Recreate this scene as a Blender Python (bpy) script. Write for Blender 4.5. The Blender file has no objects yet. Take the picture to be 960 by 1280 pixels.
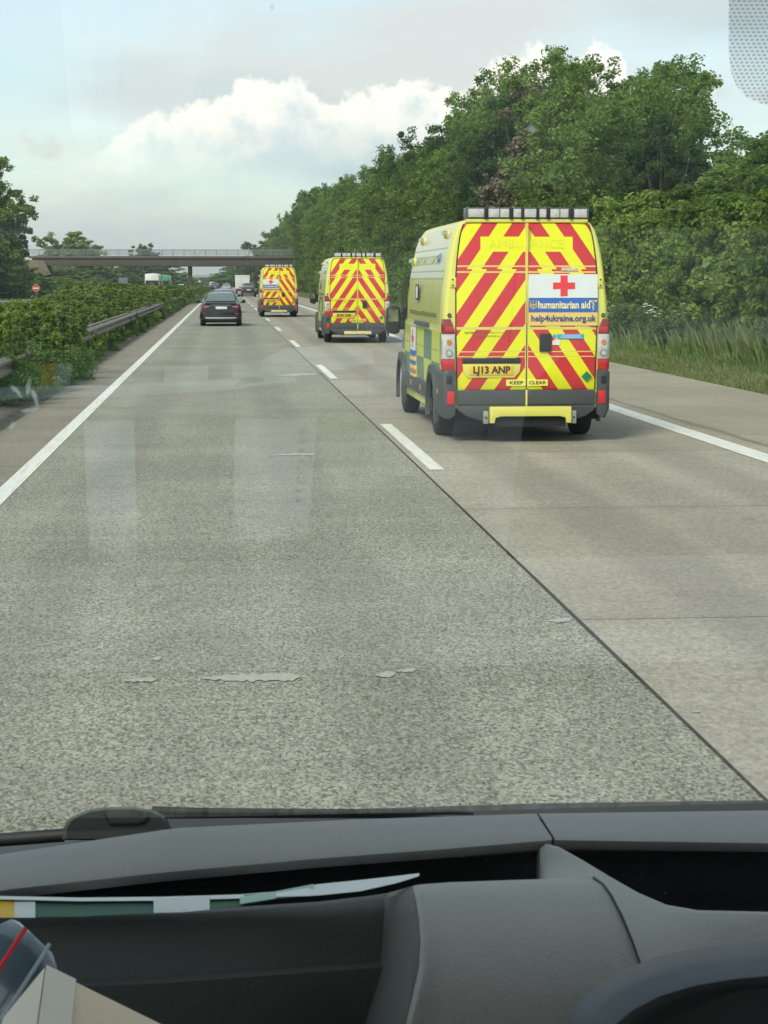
import bpy, bmesh, math, random
import numpy as np
from mathutils import Vector, Matrix
R = math.radians
S = bpy.context.scene
COL = S.collection

# ------------------------------------------------------------------ camera
F = 2250.0                    # focal length in photograph pixels (960 x 1280)
TH = math.atan2(289.0, F)     # pitch down
PS = math.atan2(200.0 * math.cos(TH), F)   # yaw to the right of the road axis
CAMZ = 1.96
cam_d = bpy.data.cameras.new('camera'); cam = bpy.data.objects.new('camera', cam_d); COL.objects.link(cam)
cam.location = (0, 0, CAMZ); cam.rotation_euler = (R(90) - TH, 0, -PS)
cam_d.sensor_fit = 'VERTICAL'; cam_d.sensor_height = 24; cam_d.lens = F / 1280 * 24
cam_d.clip_start = 0.05; cam_d.clip_end = 9000
cam_d.dof.use_dof = True; cam_d.dof.focus_distance = 24; cam_d.dof.aperture_fstop = 50
S.camera = cam

# ------------------------------------------------------------------ light
SUN_EL, SUN_AZ = R(46), R(-143)      # azimuth from +Y towards +X
world = bpy.data.worlds.new('World'); S.world = world; world.use_nodes = True
sun_d = bpy.data.lights.new('sun', 'SUN'); sun_d.energy = 1.85; sun_d.angle = R(18); sun_d.color = (1, .96, .80)
sun = bpy.data.objects.new('sun', sun_d); COL.objects.link(sun)
sd = Vector((math.sin(SUN_AZ) * math.cos(SUN_EL), math.cos(SUN_AZ) * math.cos(SUN_EL), math.sin(SUN_EL)))
sun.rotation_euler = sd.to_track_quat('Z', 'Y').to_euler()
S.view_settings.view_transform = 'Standard'; S.view_settings.look = 'None'
S.view_settings.exposure = 1.0; S.view_settings.gamma = 1; S.view_settings.use_curve_mapping = False
S.cycles.use_denoising = True
S.cycles.max_bounces = 6; S.cycles.transparent_max_bounces = 16; S.cycles.volume_bounces = 0
S.cycles.diffuse_bounces = 3; S.cycles.glossy_bounces = 3; S.cycles.caustics_reflective = False; S.cycles.caustics_refractive = False
S.cycles.sample_clamp_indirect = 4

# ------------------------------------------------------------------ node helper
class NT:
    def __init__(s, tree):
        s.t = tree; s.n = tree.nodes; s.l = tree.links
    def a(s, typ, **kw):
        nd = s.n.new(typ)
        for k, v in kw.items():
            if k == 'inp':
                for kk, vv in v.items():
                    if hasattr(vv, 'is_output') or isinstance(vv, bpy.types.NodeSocket): s.l.new(vv, nd.inputs[kk])
                    else: nd.inputs[kk].default_value = vv
            else: setattr(nd, k, v)
        return nd
    def m(s, op, a, b=0.0, c=None):
        nd = s.n.new('ShaderNodeMath'); nd.operation = op
        for i, v in enumerate((a, b, c)):
            if v is None: continue
            if isinstance(v, bpy.types.NodeSocket): s.l.new(v, nd.inputs[i])
            else: nd.inputs[i].default_value = v
        return nd.outputs[0]
    def step(s, v, lo, hi):            # smooth 0..1
        nd = s.n.new('ShaderNodeMapRange'); nd.interpolation_type = 'SMOOTHSTEP'
        s.l.new(v, nd.inputs[0])
        for i, x in ((1, lo), (2, hi)):
            if isinstance(x, bpy.types.NodeSocket): s.l.new(x, nd.inputs[i])
            else: nd.inputs[i].default_value = x
        return nd.outputs[0]
    def mix(s, f, a, b, blend='MIX'):
        nd = s.n.new('ShaderNodeMix'); nd.data_type = 'RGBA'; nd.blend_type = blend
        for i, v in ((0, f), (6, a), (7, b)):
            if isinstance(v, bpy.types.NodeSocket): s.l.new(v, nd.inputs[i])
            elif i == 0: nd.inputs[0].default_value = v
            else: nd.inputs[i].default_value = (*v, 1) if len(v) == 3 else v
        return nd.outputs[2]
    def noise(s, vec, scale, detail=3, rough=.55, dist=0.0):
        nd = s.a('ShaderNodeTexNoise', inp={'Scale': scale, 'Detail': detail, 'Roughness': rough, 'Distortion': dist})
        if vec is not None: s.l.new(vec, nd.inputs['Vector'])
        return nd.outputs['Fac']
    def ramp(s, f, stops, interp='LINEAR'):
        nd = s.n.new('ShaderNodeValToRGB'); cr = nd.color_ramp; cr.interpolation = interp
        while len(cr.elements) < len(stops): cr.elements.new(1.0)
        for e, (p, c) in zip(cr.elements, stops):
            e.position = p; e.color = (*c, 1) if len(c) == 3 else c
        s.l.new(f, nd.inputs[0]); return nd.outputs[0]

def sdir(px, py):
    """ray of the photograph's pixel, scaled to one metre along the road"""
    v = Vector(((px - 480) / F, -(py - 640) / F, -1.0))
    d = cam.rotation_euler.to_matrix() @ v
    return d
def P(px, py, Y):
    d = sdir(px, py); return Vector((0, 0, CAMZ)) + d * (Y / d.y)
def XZ(px, py, Y):
    p = P(px, py, Y); return p.x, p.z

# ------------------------------------------------------------------ sky
w = NT(world.node_tree); w.n.clear()
out = w.a('ShaderNodeOutputWorld')
sky = w.a('ShaderNodeTexSky', sky_type='NISHITA', sun_disc=False, sun_elevation=SUN_EL, sun_rotation=SUN_AZ, air_density=1.0, dust_density=1.0, ozone_density=1.0)
tc = w.a('ShaderNodeTexCoord'); sp = w.a('ShaderNodeSeparateXYZ', inp={0: tc.outputs['Generated']})
az = w.m('ARCTAN2', sp.outputs[0], sp.outputs[1])
el = w.m('ARCSINE', sp.outputs[2])
cb = w.a('ShaderNodeCombineXYZ', inp={0: az, 1: el, 2: 0.0}).outputs[0]
# cumulus bank: height of its top along the azimuth
u = w.step(az, -.12, .30)
w.n[-1].interpolation_type = 'LINEAR'
tops = [(95, 222), (125, 198), (150, 165), (195, 142), (235, 138), (290, 118), (335, 99), (372, 101), (405, 122), (450, 122), (500, 112), (540, 108), (585, 120), (630, 64), (670, 66), (700, 95), (740, 62), (800, 120), (860, 190)]
def azof(px): return math.atan((px - 280) / F)
stops = []
for px, py in tops:
    stops.append(((azof(px) + .12) / .42, ((351 - py) / F / .16,) * 3))
top = w.m('MULTIPLY', w.ramp(u, stops), .16)
bil = w.noise(cb, 55, 5, .6); bil2 = w.noise(cb, 16, 2, .5)
d_ = w.m('SUBTRACT', w.m('ADD', top, w.m('ADD', w.m('MULTIPLY', w.m('SUBTRACT', bil, .5), .040), w.m('MULTIPLY', w.m('SUBTRACT', bil2, .5), .018))), el)
m_top = w.step(d_, -.001, .0055)
m_bot = w.step(w.m('ADD', el, w.m('MULTIPLY', w.m('SUBTRACT', bil2, .5), .05)), .036, .098)
m_side = w.m('MULTIPLY', w.step(az, -.105, -.05), w.m('SUBTRACT', 1.0, w.step(az, .27, .32)))
cum = w.m('MULTIPLY', w.m('MULTIPLY', m_top, m_bot), m_side)
cstr = w.a('ShaderNodeCombineXYZ', inp={0: w.m('MULTIPLY', az, .45), 1: w.m('MULTIPLY', el, 1.6), 2: 3.1}).outputs[0]
st = w.noise(cstr, 9, 4, .5)
veil = w.m('ADD', w.m('MULTIPLY', w.step(st, .38, .60), .50), .42)
low = w.m('SUBTRACT', 1.0, w.step(el, .0, .5))
# small puffs scattered under the bank
pf = w.noise(cb, 24, 4, .55)
puff = w.m('MULTIPLY', w.step(pf, .60, .72), w.m('SUBTRACT', 1.0, w.step(el, .08, .14)))
bg = w.a('ShaderNodeBackground', inp={0: w.mix(1.0, sky.outputs[0], (.98, 1.0, .92), 'MULTIPLY'), 1: .122})
bgv = w.a('ShaderNodeBackground', inp={0: w.ramp(w.noise(cstr, 5, 3, .5), [(.40, (.50, .645, .69)), (.60, (.76, .77, .755))]), 1: 0.62})
shade = w.step(w.m('ADD', w.m('MULTIPLY', w.m('SUBTRACT', w.noise(cb, 34, 6, .65), .5), .16), d_), .0, .055)
bgc = w.a('ShaderNodeBackground', inp={0: w.mix(shade, (.96, .92, .82), (.60, .67, .68)), 1: 0.80})
m1 = w.a('ShaderNodeMixShader', inp={0: w.m('MINIMUM', w.m('ADD', veil, w.m('MULTIPLY', puff, .4)), 1.0), 1: bg.outputs[0], 2: bgv.outputs[0]})
m2 = w.a('ShaderNodeMixShader', inp={0: w.m('MULTIPLY', cum, .86), 1: m1.outputs[0], 2: bgc.outputs[0]})
w.l.new(m2.outputs[0], out.inputs[0])

# ------------------------------------------------------------------ materials
MATS = {}
def new_mat(name):
    m = bpy.data.materials.new(name); m.use_nodes = True
    t = NT(m.node_tree); b = t.n['Principled BSDF']; return m, t, b
def mat(name, col, rough=.5, metal=0.0, var=.12, scale=8, coat=0.0, bump=0.0, spec=None, emit=None):
    if name in MATS: return MATS[name]
    m, t, b = new_mat(name)
    co = t.a('ShaderNodeTexCoord').outputs['Object']
    nz = t.noise(co, scale, 4, .6)
    c2 = tuple(max(0, c * (1 - var)) for c in col); c1 = tuple(min(1, c * (1 + var)) for c in col)
    t.l.new(t.ramp(nz, [(.3, c2), (.7, c1)]), b.inputs['Base Color'])
    b.inputs['Roughness'].default_value = rough; b.inputs['Metallic'].default_value = metal
    t.l.new(t.m('ADD', t.m('MULTIPLY', nz, .16), max(0, rough - .08)), b.inputs['Roughness'])
    if coat: b.inputs['Coat Weight'].default_value = coat; b.inputs['Coat Roughness'].default_value = .08
    if spec is not None: b.inputs['Specular IOR Level'].default_value = spec
    if bump:
        bp = t.a('ShaderNodeBump', inp={'Height': t.noise(co, max(scale * 12, 700) if bump < .3 else scale * 12, 3, .6), 'Strength': bump, 'Distance': .004 if bump >= .3 else .0004})
        t.l.new(bp.outputs[0], b.inputs['Normal'])
    if emit: b.inputs['Emission Color'].default_value = (*emit[0], 1); b.inputs['Emission Strength'].default_value = emit[1]
    MATS[name] = m; return m

# ------------------------------------------------------------------ mesh helpers
def link(name, me, m=None, parent=None, smooth=False):
    o = bpy.data.objects.new(name, me); COL.objects.link(o)
    if m is not None: me.materials.append(m)
    if parent is not None: o.parent = parent
    if smooth:
        me.polygons.foreach_set('use_smooth', [True] * len(me.polygons))
        try: me.set_sharp_from_angle(angle=R(smooth if smooth > 1 else 40))
        except Exception: pass
    me.update(); return o
class MB:
    def __init__(s): s.v = []; s.f = []
    def add(s, vs, fs):
        o = len(s.v); s.v += [tuple(v) for v in vs]; s.f += [tuple(i + o for i in f) for f in fs]; return s
    def box(s, x0, x1, y0, y1, z0, z1):
        return s.add([(x0,y0,z0),(x1,y0,z0),(x1,y1,z0),(x0,y1,z0),(x0,y0,z1),(x1,y0,z1),(x1,y1,z1),(x0,y1,z1)],
                     [(0,3,2,1),(4,5,6,7),(0,1,5,4),(1,2,6,5),(2,3,7,6),(3,0,4,7)])
    def loft(s, rings, cap=True, closed=True):
        n = len(rings[0]); vs = [p for r in rings for p in r]; fs = []
        for i in range(len(rings) - 1):
            for j in range(n if closed else n - 1):
                k = (j + 1) % n
                fs.append((i*n+j, i*n+k, (i+1)*n+k, (i+1)*n+j))
        if cap and closed:
            fs.append(tuple(reversed(range(n)))); fs.append(tuple((len(rings)-1)*n + j for j in range(n)))
        return s.add(vs, fs)
    def prism(s, pts, vec):               # pts: 3-D polygon, extruded by vec
        vec = Vector(vec); return s.loft([[tuple(p) for p in pts], [tuple(Vector(p) + vec) for p in pts]])
    def tube(s, pts, rads, n=8):
        pts = [Vector(p) for p in pts]
        if not hasattr(rads, '__len__'): rads = [rads] * len(pts)
        rings = []
        for i, p in enumerate(pts):
            d = (pts[min(i+1, len(pts)-1)] - pts[max(i-1, 0)]).normalized()
            a = d.orthogonal().normalized() if i == 0 else (a - d * a.dot(d)).normalized()
            b = d.cross(a)
            rings.append([p + (a * math.cos(t) + b * math.sin(t)) * rads[i] for t in [2*math.pi*k/n for k in range(n)]])
        return s.loft(rings)
    def disc(s, c, axis, r0, r1, d, n=20):   # frustum along axis starting at c
        c = Vector(c); ax = Vector(axis).normalized()
        return s.tube([c, c + ax * d], [r0, r1], n)
    def sheet(s, pts): return s.add(pts, [tuple(range(len(pts)))])
    def mesh(s, name, recalc=True):
        me = bpy.data.meshes.new(name); me.from_pydata(s.v, [], s.f)
        if recalc:
            bm = bmesh.new(); bm.from_mesh(me); bmesh.ops.recalc_face_normals(bm, faces=bm.faces); bm.to_mesh(me); bm.free()
        return me
    def obj(s, name, m, parent=None, smooth=False, bevel=0, seg=2, recalc=True):
        me = s.mesh(name, recalc)
        if bevel:
            bm = bmesh.new(); bm.from_mesh(me)
            bmesh.ops.remove_doubles(bm, verts=bm.verts, dist=1e-5)
            es = [e for e in bm.edges if len(e.link_faces) == 2 and e.calc_face_angle(0) > R(30)]
            bmesh.ops.bevel(bm, geom=es, offset=bevel, segments=seg, affect='EDGES', profile=.6, clamp_overlap=True)
            bm.to_mesh(me); bm.free()
            if not smooth: smooth = 40
        return link(name, me, m, parent, smooth)
def thing(name, label, cat, loc=(0, 0, 0), rz=0, group=None):
    o = bpy.data.objects.new(name, None); COL.objects.link(o); o.location = loc; o.rotation_euler = (0, 0, rz)
    o.empty_display_size = .2
    return tag(o, label, cat, group)
def tag(o, label=None, cat=None, group=None, kind=None):
    if label: o['label'] = label
    if cat: o['category'] = cat
    if group: o['group'] = group
    if kind: o['kind'] = kind
    return o
def copy_tree(o, parent=None, loc=None, rz=None, scale=None, label=None, group=None):
    c = o.copy(); COL.objects.link(c); c.parent = parent
    if loc is not None: c.location = loc
    if rz is not None: c.rotation_euler = (0, 0, rz)
    if scale is not None: c.scale = scale
    if label: c['label'] = label
    if group: c['group'] = group
    for ch in list(o.children): copy_tree(ch, c)
    return c
def mirror(o, name=None):   # mirrored copy of a part's mesh across x = 0
    me = o.data.copy(); me.transform(Matrix.Diagonal((-1, 1, 1, 1))); me.flip_normals()
    c = bpy.data.objects.new(name or o.name.split('.')[0], me); COL.objects.link(c); c.parent = o.parent; c.location = o.location
    c.location.x *= -1
    for ch in o.children:
        k = mirror(ch); k.parent = c
    return c
def text(name, body, size, m, parent, loc, rot, sx=1.0, depth=.0015, align='CENTER', bold=0.0, width=None):
    cu = bpy.data.curves.new(name, 'FONT'); cu.body = body; cu.size = size; cu.align_x = align; cu.align_y = 'CENTER'
    cu.extrude = depth; cu.offset = bold; cu.resolution_u = 3
    t = bpy.data.objects.new(name, cu); COL.objects.link(t)
    dg = bpy.context.evaluated_depsgraph_get()
    me = bpy.data.meshes.new_from_object(t.evaluated_get(dg)); bpy.data.objects.remove(t)
    if width and len(me.vertices):
        xs = [v.co.x for v in me.vertices]; sx = width / (max(xs) - min(xs))
    me.transform(Matrix.Diagonal((sx, 1, 1, 1)))
    me.materials.clear(); o = link(name, me, m, parent); o.location = loc; o.rotation_euler = rot
    return o
def boolean_cut(o, cutter_mb):
    c = bpy.data.objects.new('cutter', cutter_mb.mesh('cutter')); COL.objects.link(c)
    md = o.modifiers.new('cut', 'BOOLEAN'); md.operation = 'DIFFERENCE'; md.object = c; md.solver = 'EXACT'
    dg = bpy.context.evaluated_depsgraph_get()
    me = bpy.data.meshes.new_from_object(o.evaluated_get(dg)); o.modifiers.clear(); old = o.data; o.data = me
    bpy.data.objects.remove(c)
    return o
def lerp(tab, x):
    if x <= tab[0][0]: return tab[0][1]
    for (a, va), (b, vb) in zip(tab, tab[1:]):
        if x <= b: return va + (vb - va) * (x - a) / (b - a)
    return tab[-1][1]
# ================================================================== ground and roads
FAR = 6500
def sst(a, b, x):
    t = min(1, max(0, (x - a) / (b - a))); return t * t * (3 - 2 * t)
def bump_(y, c, wd): return math.exp(-((y - c) / wd) ** 2)
def ground_z(x, y):
    if -3.0 <= x <= 9.35: return -.03
    if x > 9.35:
        z = -.03 + .12 * sst(9.35, 10.2, x) + .5 * sst(11.5, 15, x) + 1.2 * sst(15, 24, x)
        z += 5.2 * sst(13, 21, x) * bump_(y, 345, 75) if y < 345 else 5.2 * sst(13, 21, x) * bump_(y, 345, 45)
        return z * (1 if y < 700 else max(0, 1 - (y - 700) / 400)) if y > 700 else z
    z = -.03 - .02 * sst(-3.0, -3.6, x) if x > -3.6 else -.05
    z -= .7 * sst(-4.5, -9.2, x) if x > -9.2 else .7
    if x < -21:
        z += 6.0 * sst(-27, -40, x) * bump_(y, 345, 60) + 1.0 * sst(-24, -50, x)
    return z
def sst(a, b, x):
    t = (x - a) / (b - a); t = min(1, max(0, t)); return t * t * (3 - 2 * t)
xs = [-2500, -600, -200, -120, -80, -60, -50, -45, -40, -36, -32, -28, -24, -21, -20, -15, -9.6, -9.2, -8, -7, -6, -5, -4.5, -4, -3.6, -3.2, -3.0, 3, 9.35, 9.7, 10.2, 11, 12, 13, 14, 15, 16, 18, 20, 22, 24, 28, 34, 45, 70, 140, 600, 2500]
ys = [-60, -20] + [i * 5 for i in range(0, 40)] + [200 + i * 12 for i in range(0, 32)] + [600, 700, 850, 1100, 1500, 2200, 3500, 6500]
g = MB()
g.v = [(x, y, ground_z(x, y)) for y in ys for x in xs]
nx = len(xs)
g.f = [(j*nx+i, j*nx+i+1, (j+1)*nx+i+1, (j+1)*nx+i) for j in range(len(ys)-1) for i in range(nx-1)]
m, t, b = new_mat('earth_and_grass')
co = t.a('ShaderNodeTexCoord').outputs['Object']
big = t.noise(co, .35, 5, .6); fine = t.noise(co, 14, 4, .7)
c = t.mix(t.step(t.m('ADD', big, t.m('MULTIPLY', fine, .35)), .5, .85), (.07, .11, .03), (.14, .17, .06))
t.l.new(c, b.inputs['Base Color']); b.inputs['Roughness'].default_value = .95; b.inputs['Specular IOR Level'].default_value = .1
tag(g.obj('ground', m, smooth=50), kind='structure')

def road_mat(name, c0, c1, speck, speck_scale, stain, grime_x=None, joint=None, streak=.5, tint=None):
    m, t, b = new_mat(name)
    tcn = t.a('ShaderNodeTexCoord').outputs['Object']
    sp = t.a('ShaderNodeSeparateXYZ', inp={0: tcn})
    X, Y = sp.outputs[0], sp.outputs[1]
    lw = t.a('ShaderNodeMapping', inp={'Vector': tcn, 'Scale': (1.6, .22, 1)}).outputs[0]
    cross = t.a('ShaderNodeMapping', inp={'Vector': tcn, 'Scale': (.25, 3.0, 1)}).outputs[0]
    broad = t.noise(tcn, .45, 4, .6); lng = t.noise(lw, 1.0, 4, .6); crs = t.noise(cross, 1.2, 4, .65)
    base = t.mix(t.step(t.m('ADD', t.m('MULTIPLY', broad, .5), t.m('MULTIPLY', t.m('ADD', lng, crs), .25)), .36, .64), c0, c1)
    gco = t.a('ShaderNodeMapping', inp={'Vector': tcn, 'Scale': (1, .5, 1)}).outputs[0]
    vor = t.a('ShaderNodeTexVoronoi', inp={'Vector': gco, 'Scale': speck_scale})
    sv = t.a('ShaderNodeSeparateColor', inp={0: vor.outputs['Color']}).outputs[0]
    n2 = t.noise(gco, speck_scale * .45, 3, .7)
    k = t.m('ADD', t.m('MULTIPLY', t.m('SUBTRACT', sv, .5), speck), t.m('MULTIPLY', t.m('SUBTRACT', n2, .5), speck * 1.6))
    vsc = t.m('ADD', 1.0, k)
    vv = t.a('ShaderNodeVectorMath', operation='SCALE', inp={0: base, 'Scale': vsc}).outputs[0]
    col = vv
    for (cx, wd, amt) in (grime_x or []):
        dx = t.m('ABSOLUTE', t.m('SUBTRACT', t.m('ADD', X, t.m('MULTIPLY', t.m('SUBTRACT', lng, .5), .35)), cx))
        gk = t.m('MULTIPLY', t.m('SUBTRACT', 1.0, t.step(dx, wd * .3, wd)), amt)
        col = t.mix(gk, col, (.05, .048, .043))
    blot = t.step(t.noise(tcn, 1.3, 5, .7), .62, .78)
    col = t.mix(t.m('MULTIPLY', blot, stain), col, (.07, .066, .058))
    if joint:
        off, per, wj = joint
        wob = t.m('MULTIPLY', t.m('SUBTRACT', t.noise(tcn, 2.5, 3, .6), .5), .05)
        fr = t.m('FRACT', t.m('DIVIDE', t.m('SUBTRACT', t.m('ADD', Y, wob), off), per))
        dj = t.m('MULTIPLY', t.m('SUBTRACT', .5, t.m('ABSOLUTE', t.m('SUBTRACT', fr, .5))), per)
        col = t.mix(t.m('SUBTRACT', 1.0, t.step(dj, wj * .5, wj)), col, (.045, .042, .038))
        near = t.m('MULTIPLY', t.m('SUBTRACT', 1.0, t.step(dj, .02, .35)), t.m('MULTIPLY', lng, .3))
        col = t.mix(near, col, (.16, .14, .115))
        sid = t.a('ShaderNodeTexWhiteNoise', noise_dimensions='1D', inp={'W': t.m('FLOOR', t.m('DIVIDE', t.m('SUBTRACT', Y, off), per))}).outputs[0]
        col = t.mix(t.m('MULTIPLY', sid, .34), col, (.235, .205, .155))
    t.l.new(col, b.inputs['Base Color'])
    b.inputs['Roughness'].default_value = .78; b.inputs['Specular IOR Level'].default_value = .35
    bp = t.a('ShaderNodeBump', inp={'Height': t.m('ADD', sv, n2), 'Strength': .5, 'Distance': .003})
    t.l.new(bp.outputs[0], b.inputs['Normal'])
    return m
def strip(name, x0, x1, y0, y1, z, m, wob=0, kind='structure'):
    mb = MB(); n = 60 if wob else 1
    rnd = random.Random(int(abs(x0) * 97))
    for i in range(n + 1):
        y = y0 + (y1 - y0) * (i / n) ** 1.6
        mb.v += [(x0 + rnd.uniform(-wob, wob), y, z), (x1 + rnd.uniform(-wob, wob), y, z)]
    mb.f = [(2*i, 2*i+1, 2*i+3, 2*i+2) for i in range(n)]
    return tag(mb.obj(name, m, recalc=False), kind=kind)
XJ = 2.02; XL = -2.06; XR = 5.98
m_left = road_mat('exposed_aggregate', (.222, .217, .172), (.296, .288, .230), 1.05, 100, .25,
                  [(-1.15, .42, .15), (.75, .45, .16), (-.2, .5, .08)])
m_right = road_mat('worn_concrete', (.300, .276, .222), (.38, .352, .288), .42, 55, .8,
                   [(3.05, .5, .25), (5.0, .5, .25), (4.0, .5, .14)], (10.17, 5.15, .014))
m_should = road_mat('shoulder_concrete', (.285, .258, .195), (.365, .332, .255), .4, 55, .45, [(6.42, .10, .5)], (12.2, 5.15, .012))
m_inner = road_mat('inner_strip_concrete', (.19, .172, .135), (.27, .245, .195), .5, 60, .5, None, (9.0, 5.15, .014))
strip('overtaking_lane_road', XL, XJ, -25, FAR, .004, m_left)
strip('driving_lane_road', XJ + .012, XR, -25, FAR, .004, m_right)
strip('hard_shoulder_road', XR + .003, 9.33, -25, FAR, .004, m_should)
strip('inner_edge_road', -2.93, XL - .003, -25, FAR, .004, m_inner)
strip('joint_seal_road', XJ - .002, XJ + .013, -25, 700, .008, mat('tar', (.022, .021, .02), .8), wob=.007)
m_opp = road_mat('opposite_concrete', (.20, .18, .15), (.27, .24, .2), .2, 40, .3)
strip('opposite_carriageway_road', -20.6, -9.5, -25, FAR, -.74, m_opp)
# painted lines, worn
m, t, b = new_mat('road_paint')
tcn = t.a('ShaderNodeTexCoord').outputs['Object']
n1 = t.noise(tcn, 45, 4, .75); n2 = t.noise(t.a('ShaderNodeMapping', inp={'Vector': tcn, 'Scale': (9, .5, 1)}).outputs[0], 2.2, 4, .7)
wear = t.step(t.m('ADD', t.m('MULTIPLY', n1, .6), t.m('MULTIPLY', n2, .5)), .55, .70)
t.l.new(t.mix(t.m('MULTIPLY', wear, .75), (.72, .72, .67), (.30, .28, .24)), b.inputs['Base Color'])
b.inputs['Roughness'].default_value = .6
PAINT = m
strip('left_edge_line_marking', XL - .085, XL + .085, -20, 3000, .010, PAINT)
strip('right_edge_line_marking', XR - .15, XR + .15, -20, 3000, .010, PAINT)
dl = MB()
for k in range(1, 60):
    y0 = 18.55 + 17.6 * (k - 1); y1 = y0 + 6.0
    rr = random.Random(k)
    e = lambda: rr.uniform(-.012, .012)
    ya, yb = y0 + e() * 3, y1 + e() * 3
    dl.add([(2.19 - .078 + e()*.4, ya, .010), (2.19 + .078 + e()*.4, ya + e(), .010), (2.19 + .078, yb, .010), (2.19 - .078, yb + e(), .010)], [(0, 1, 2, 3)])
tag(dl.obj('lane_dash_marking', PAINT, recalc=False), kind='structure')
ol = MB()
ol.sheet([(-20.2, 0, -.73), (-20.0, 0, -.73), (-20.0, 2000, -.73), (-20.2, 2000, -.73)])
ol.sheet([(-10.2, 0, -.73), (-10.0, 0, -.73), (-10.0, 2000, -.73), (-10.2, 2000, -.73)])
tag(ol.obj('opposite_line_marking', PAINT, recalc=False), kind='structure')
# pale mortar repairs lying on the overtaking lane
m_patch = mat('mortar', (.38, .372, .328), .85, var=.15, scale=30)
def blob(px0, px1, py, thick, seed):
    rr = random.Random(seed); x0, z0 = 0, 0
    def G(px, py):
        d = sdir(px, py); k = -CAMZ / d.z; return (d.x * k, d.y * k, .009)
    n = 22; up = []; dn = []
    for i in range(n + 1):
        u = i / n; e = math.sin(math.pi * u) ** .5
        px = px0 + (px1 - px0) * u
        w_ = thick * e * (.45 + .55 * rr.random()) * (.4 + .6 * u)
        cy = py - 2.0 * u + rr.uniform(-.5, .5)
        up.append(G(px, cy - w_ / 2)); dn.append(G(px, cy + w_ / 2))
    mb = MB(); mb.v = up + dn; mb.f = [(i, i + n + 1, i + n + 2, i + 1) for i in range(n)]
    return mb
pm = MB()
for a in ((252, 377, 850, 19, 1), (152, 196, 853, 9, 2), (470, 494, 846, 13, 3), (495, 520, 841, 8, 4), (190, 202, 826, 9, 9), (337, 398, 570, 4, 5), (344, 398, 470, 5, 6), (684, 714, 778, 11, 7), (862, 876, 893, 4, 8), (150, 166, 510, 2, 10)):
    q = blob(*a); pm.add(q.v, q.f)
tag(pm.obj('road_patches_surface', m_patch, recalc=False), kind='structure')
# gravel strip under the guard rail
m, t, b = new_mat('gravel')
tcn = t.a('ShaderNodeTexCoord').outputs['Object']
v = t.a('ShaderNodeTexVoronoi', inp={'Vector': tcn, 'Scale': 26.0}); vs_ = t.a('ShaderNodeSeparateColor', inp={0: v.outputs['Color']}).outputs[0]
c = t.mix(vs_, (.075, .066, .052), (.26, .235, .20)); c = t.mix(t.step(t.noise(tcn, 1.6, 4, .6), .5, .62), c, (.075, .085, .03))
t.l.new(c, b.inputs['Base Color']); b.inputs['Roughness'].default_value = .95
t.l.new(t.a('ShaderNodeBump', inp={'Height': v.outputs['Distance'], 'Strength': .9, 'Distance': .02}).outputs[0], b.inputs['Normal'])
strip('gravel_ground', -3.75, -2.9, 2, 500, .0, m, wob=.035)

# distant wooded hills
m, t, b = new_mat('wooded_hill')
tcn = t.a('ShaderNodeTexCoord').outputs['Object']
c = t.mix(t.step(t.noise(tcn, .03, 5, .7), .4, .65), (.035, .060, .028), (.075, .105, .045))
t.l.new(c, b.inputs['Base Color']); b.inputs['Roughness'].default_value = 1
def ridge(Y, hs, seed, name, depth=500):
    rr = random.Random(seed); mb = MB(); n = 400; x0, x1 = -.42 * Y, .42 * Y
    top = []
    for i in range(n + 1):
        x = x0 + (x1 - x0) * i / n
        h = lerp(hs, 280 + F * x / Y) + 1.2 * math.sin(i * .11 + seed) + rr.uniform(-.9, .9) * Y / 2500
        top.append((x, h))
    rows = [(0, 0), (.1, .55), (.3, .85), (.55, 1), (1, .9)]
    for (d, k) in rows:
        for (x, h) in top: mb.v.append((x, Y + depth * d, -1 + (h + 1) * k + (0 if k < .3 else rr.uniform(-.6, .6) * Y / 2500)))
    for r in range(len(rows) - 1):
        for i in range(n): a = r * (n + 1) + i; mb.f.append((a, a + 1, a + n + 2, a + n + 1))
    tag(mb.obj(name, m, recalc=True), kind='structure')
ridge(2600, [(-400, 12), (100, 11), (200, 11.5), (250, 11), (300, 12), (345, 14), (500, 20), (1300, 24)], 3, 'hills')
ridge(1500, [(-400, 9), (100, 7), (215, 5.5), (262, 4.5), (300, 5.5), (345, 9), (500, 16), (1300, 20)], 8, 'hills')

# ================================================================== foliage
def leaf_mat(name, c0, c1, c2, trans=.44):
    m, t, b = new_mat(name)
    g_ = t.a('ShaderNodeNewGeometry'); oi = t.a('ShaderNodeObjectInfo')
    rp = g_.outputs['Random Per Island']
    tcn = t.a('ShaderNodeTexCoord').outputs['Object']
    cl = t.noise(tcn, .55, 3, .5)
    f = t.m('ADD', t.m('MULTIPLY', rp, .45), t.m('ADD', t.m('MULTIPLY', cl, .75), t.m('MULTIPLY', t.m('SUBTRACT', oi.outputs['Random'], .5), .62)))
    c = t.ramp(t.m('SUBTRACT', f, .12), [(.12, c0), (.5, c1), (.88, c2)])
    t.l.new(c, b.inputs['Base Color']); b.inputs['Roughness'].default_value = .55; b.inputs['Specular IOR Level'].default_value = .22
    tr = t.a('ShaderNodeBsdfTranslucent', inp={0: t.mix(.5, c, (.20, .33, .06), 'MIX')})
    mx = t.a('ShaderNodeMixShader', inp={0: trans, 1: b.outputs[0], 2: tr.outputs[0]})
    t.l.new(mx.outputs[0], t.n['Material Output'].inputs[0]); return m
L_TREE = leaf_mat('tree_leaves', (.066, .116, .028), (.155, .245, .056), (.28, .375, .10))
L_LIGHT = leaf_mat('light_leaves', (.082, .138, .028), (.185, .275, .055), (.31, .40, .10))
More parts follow.
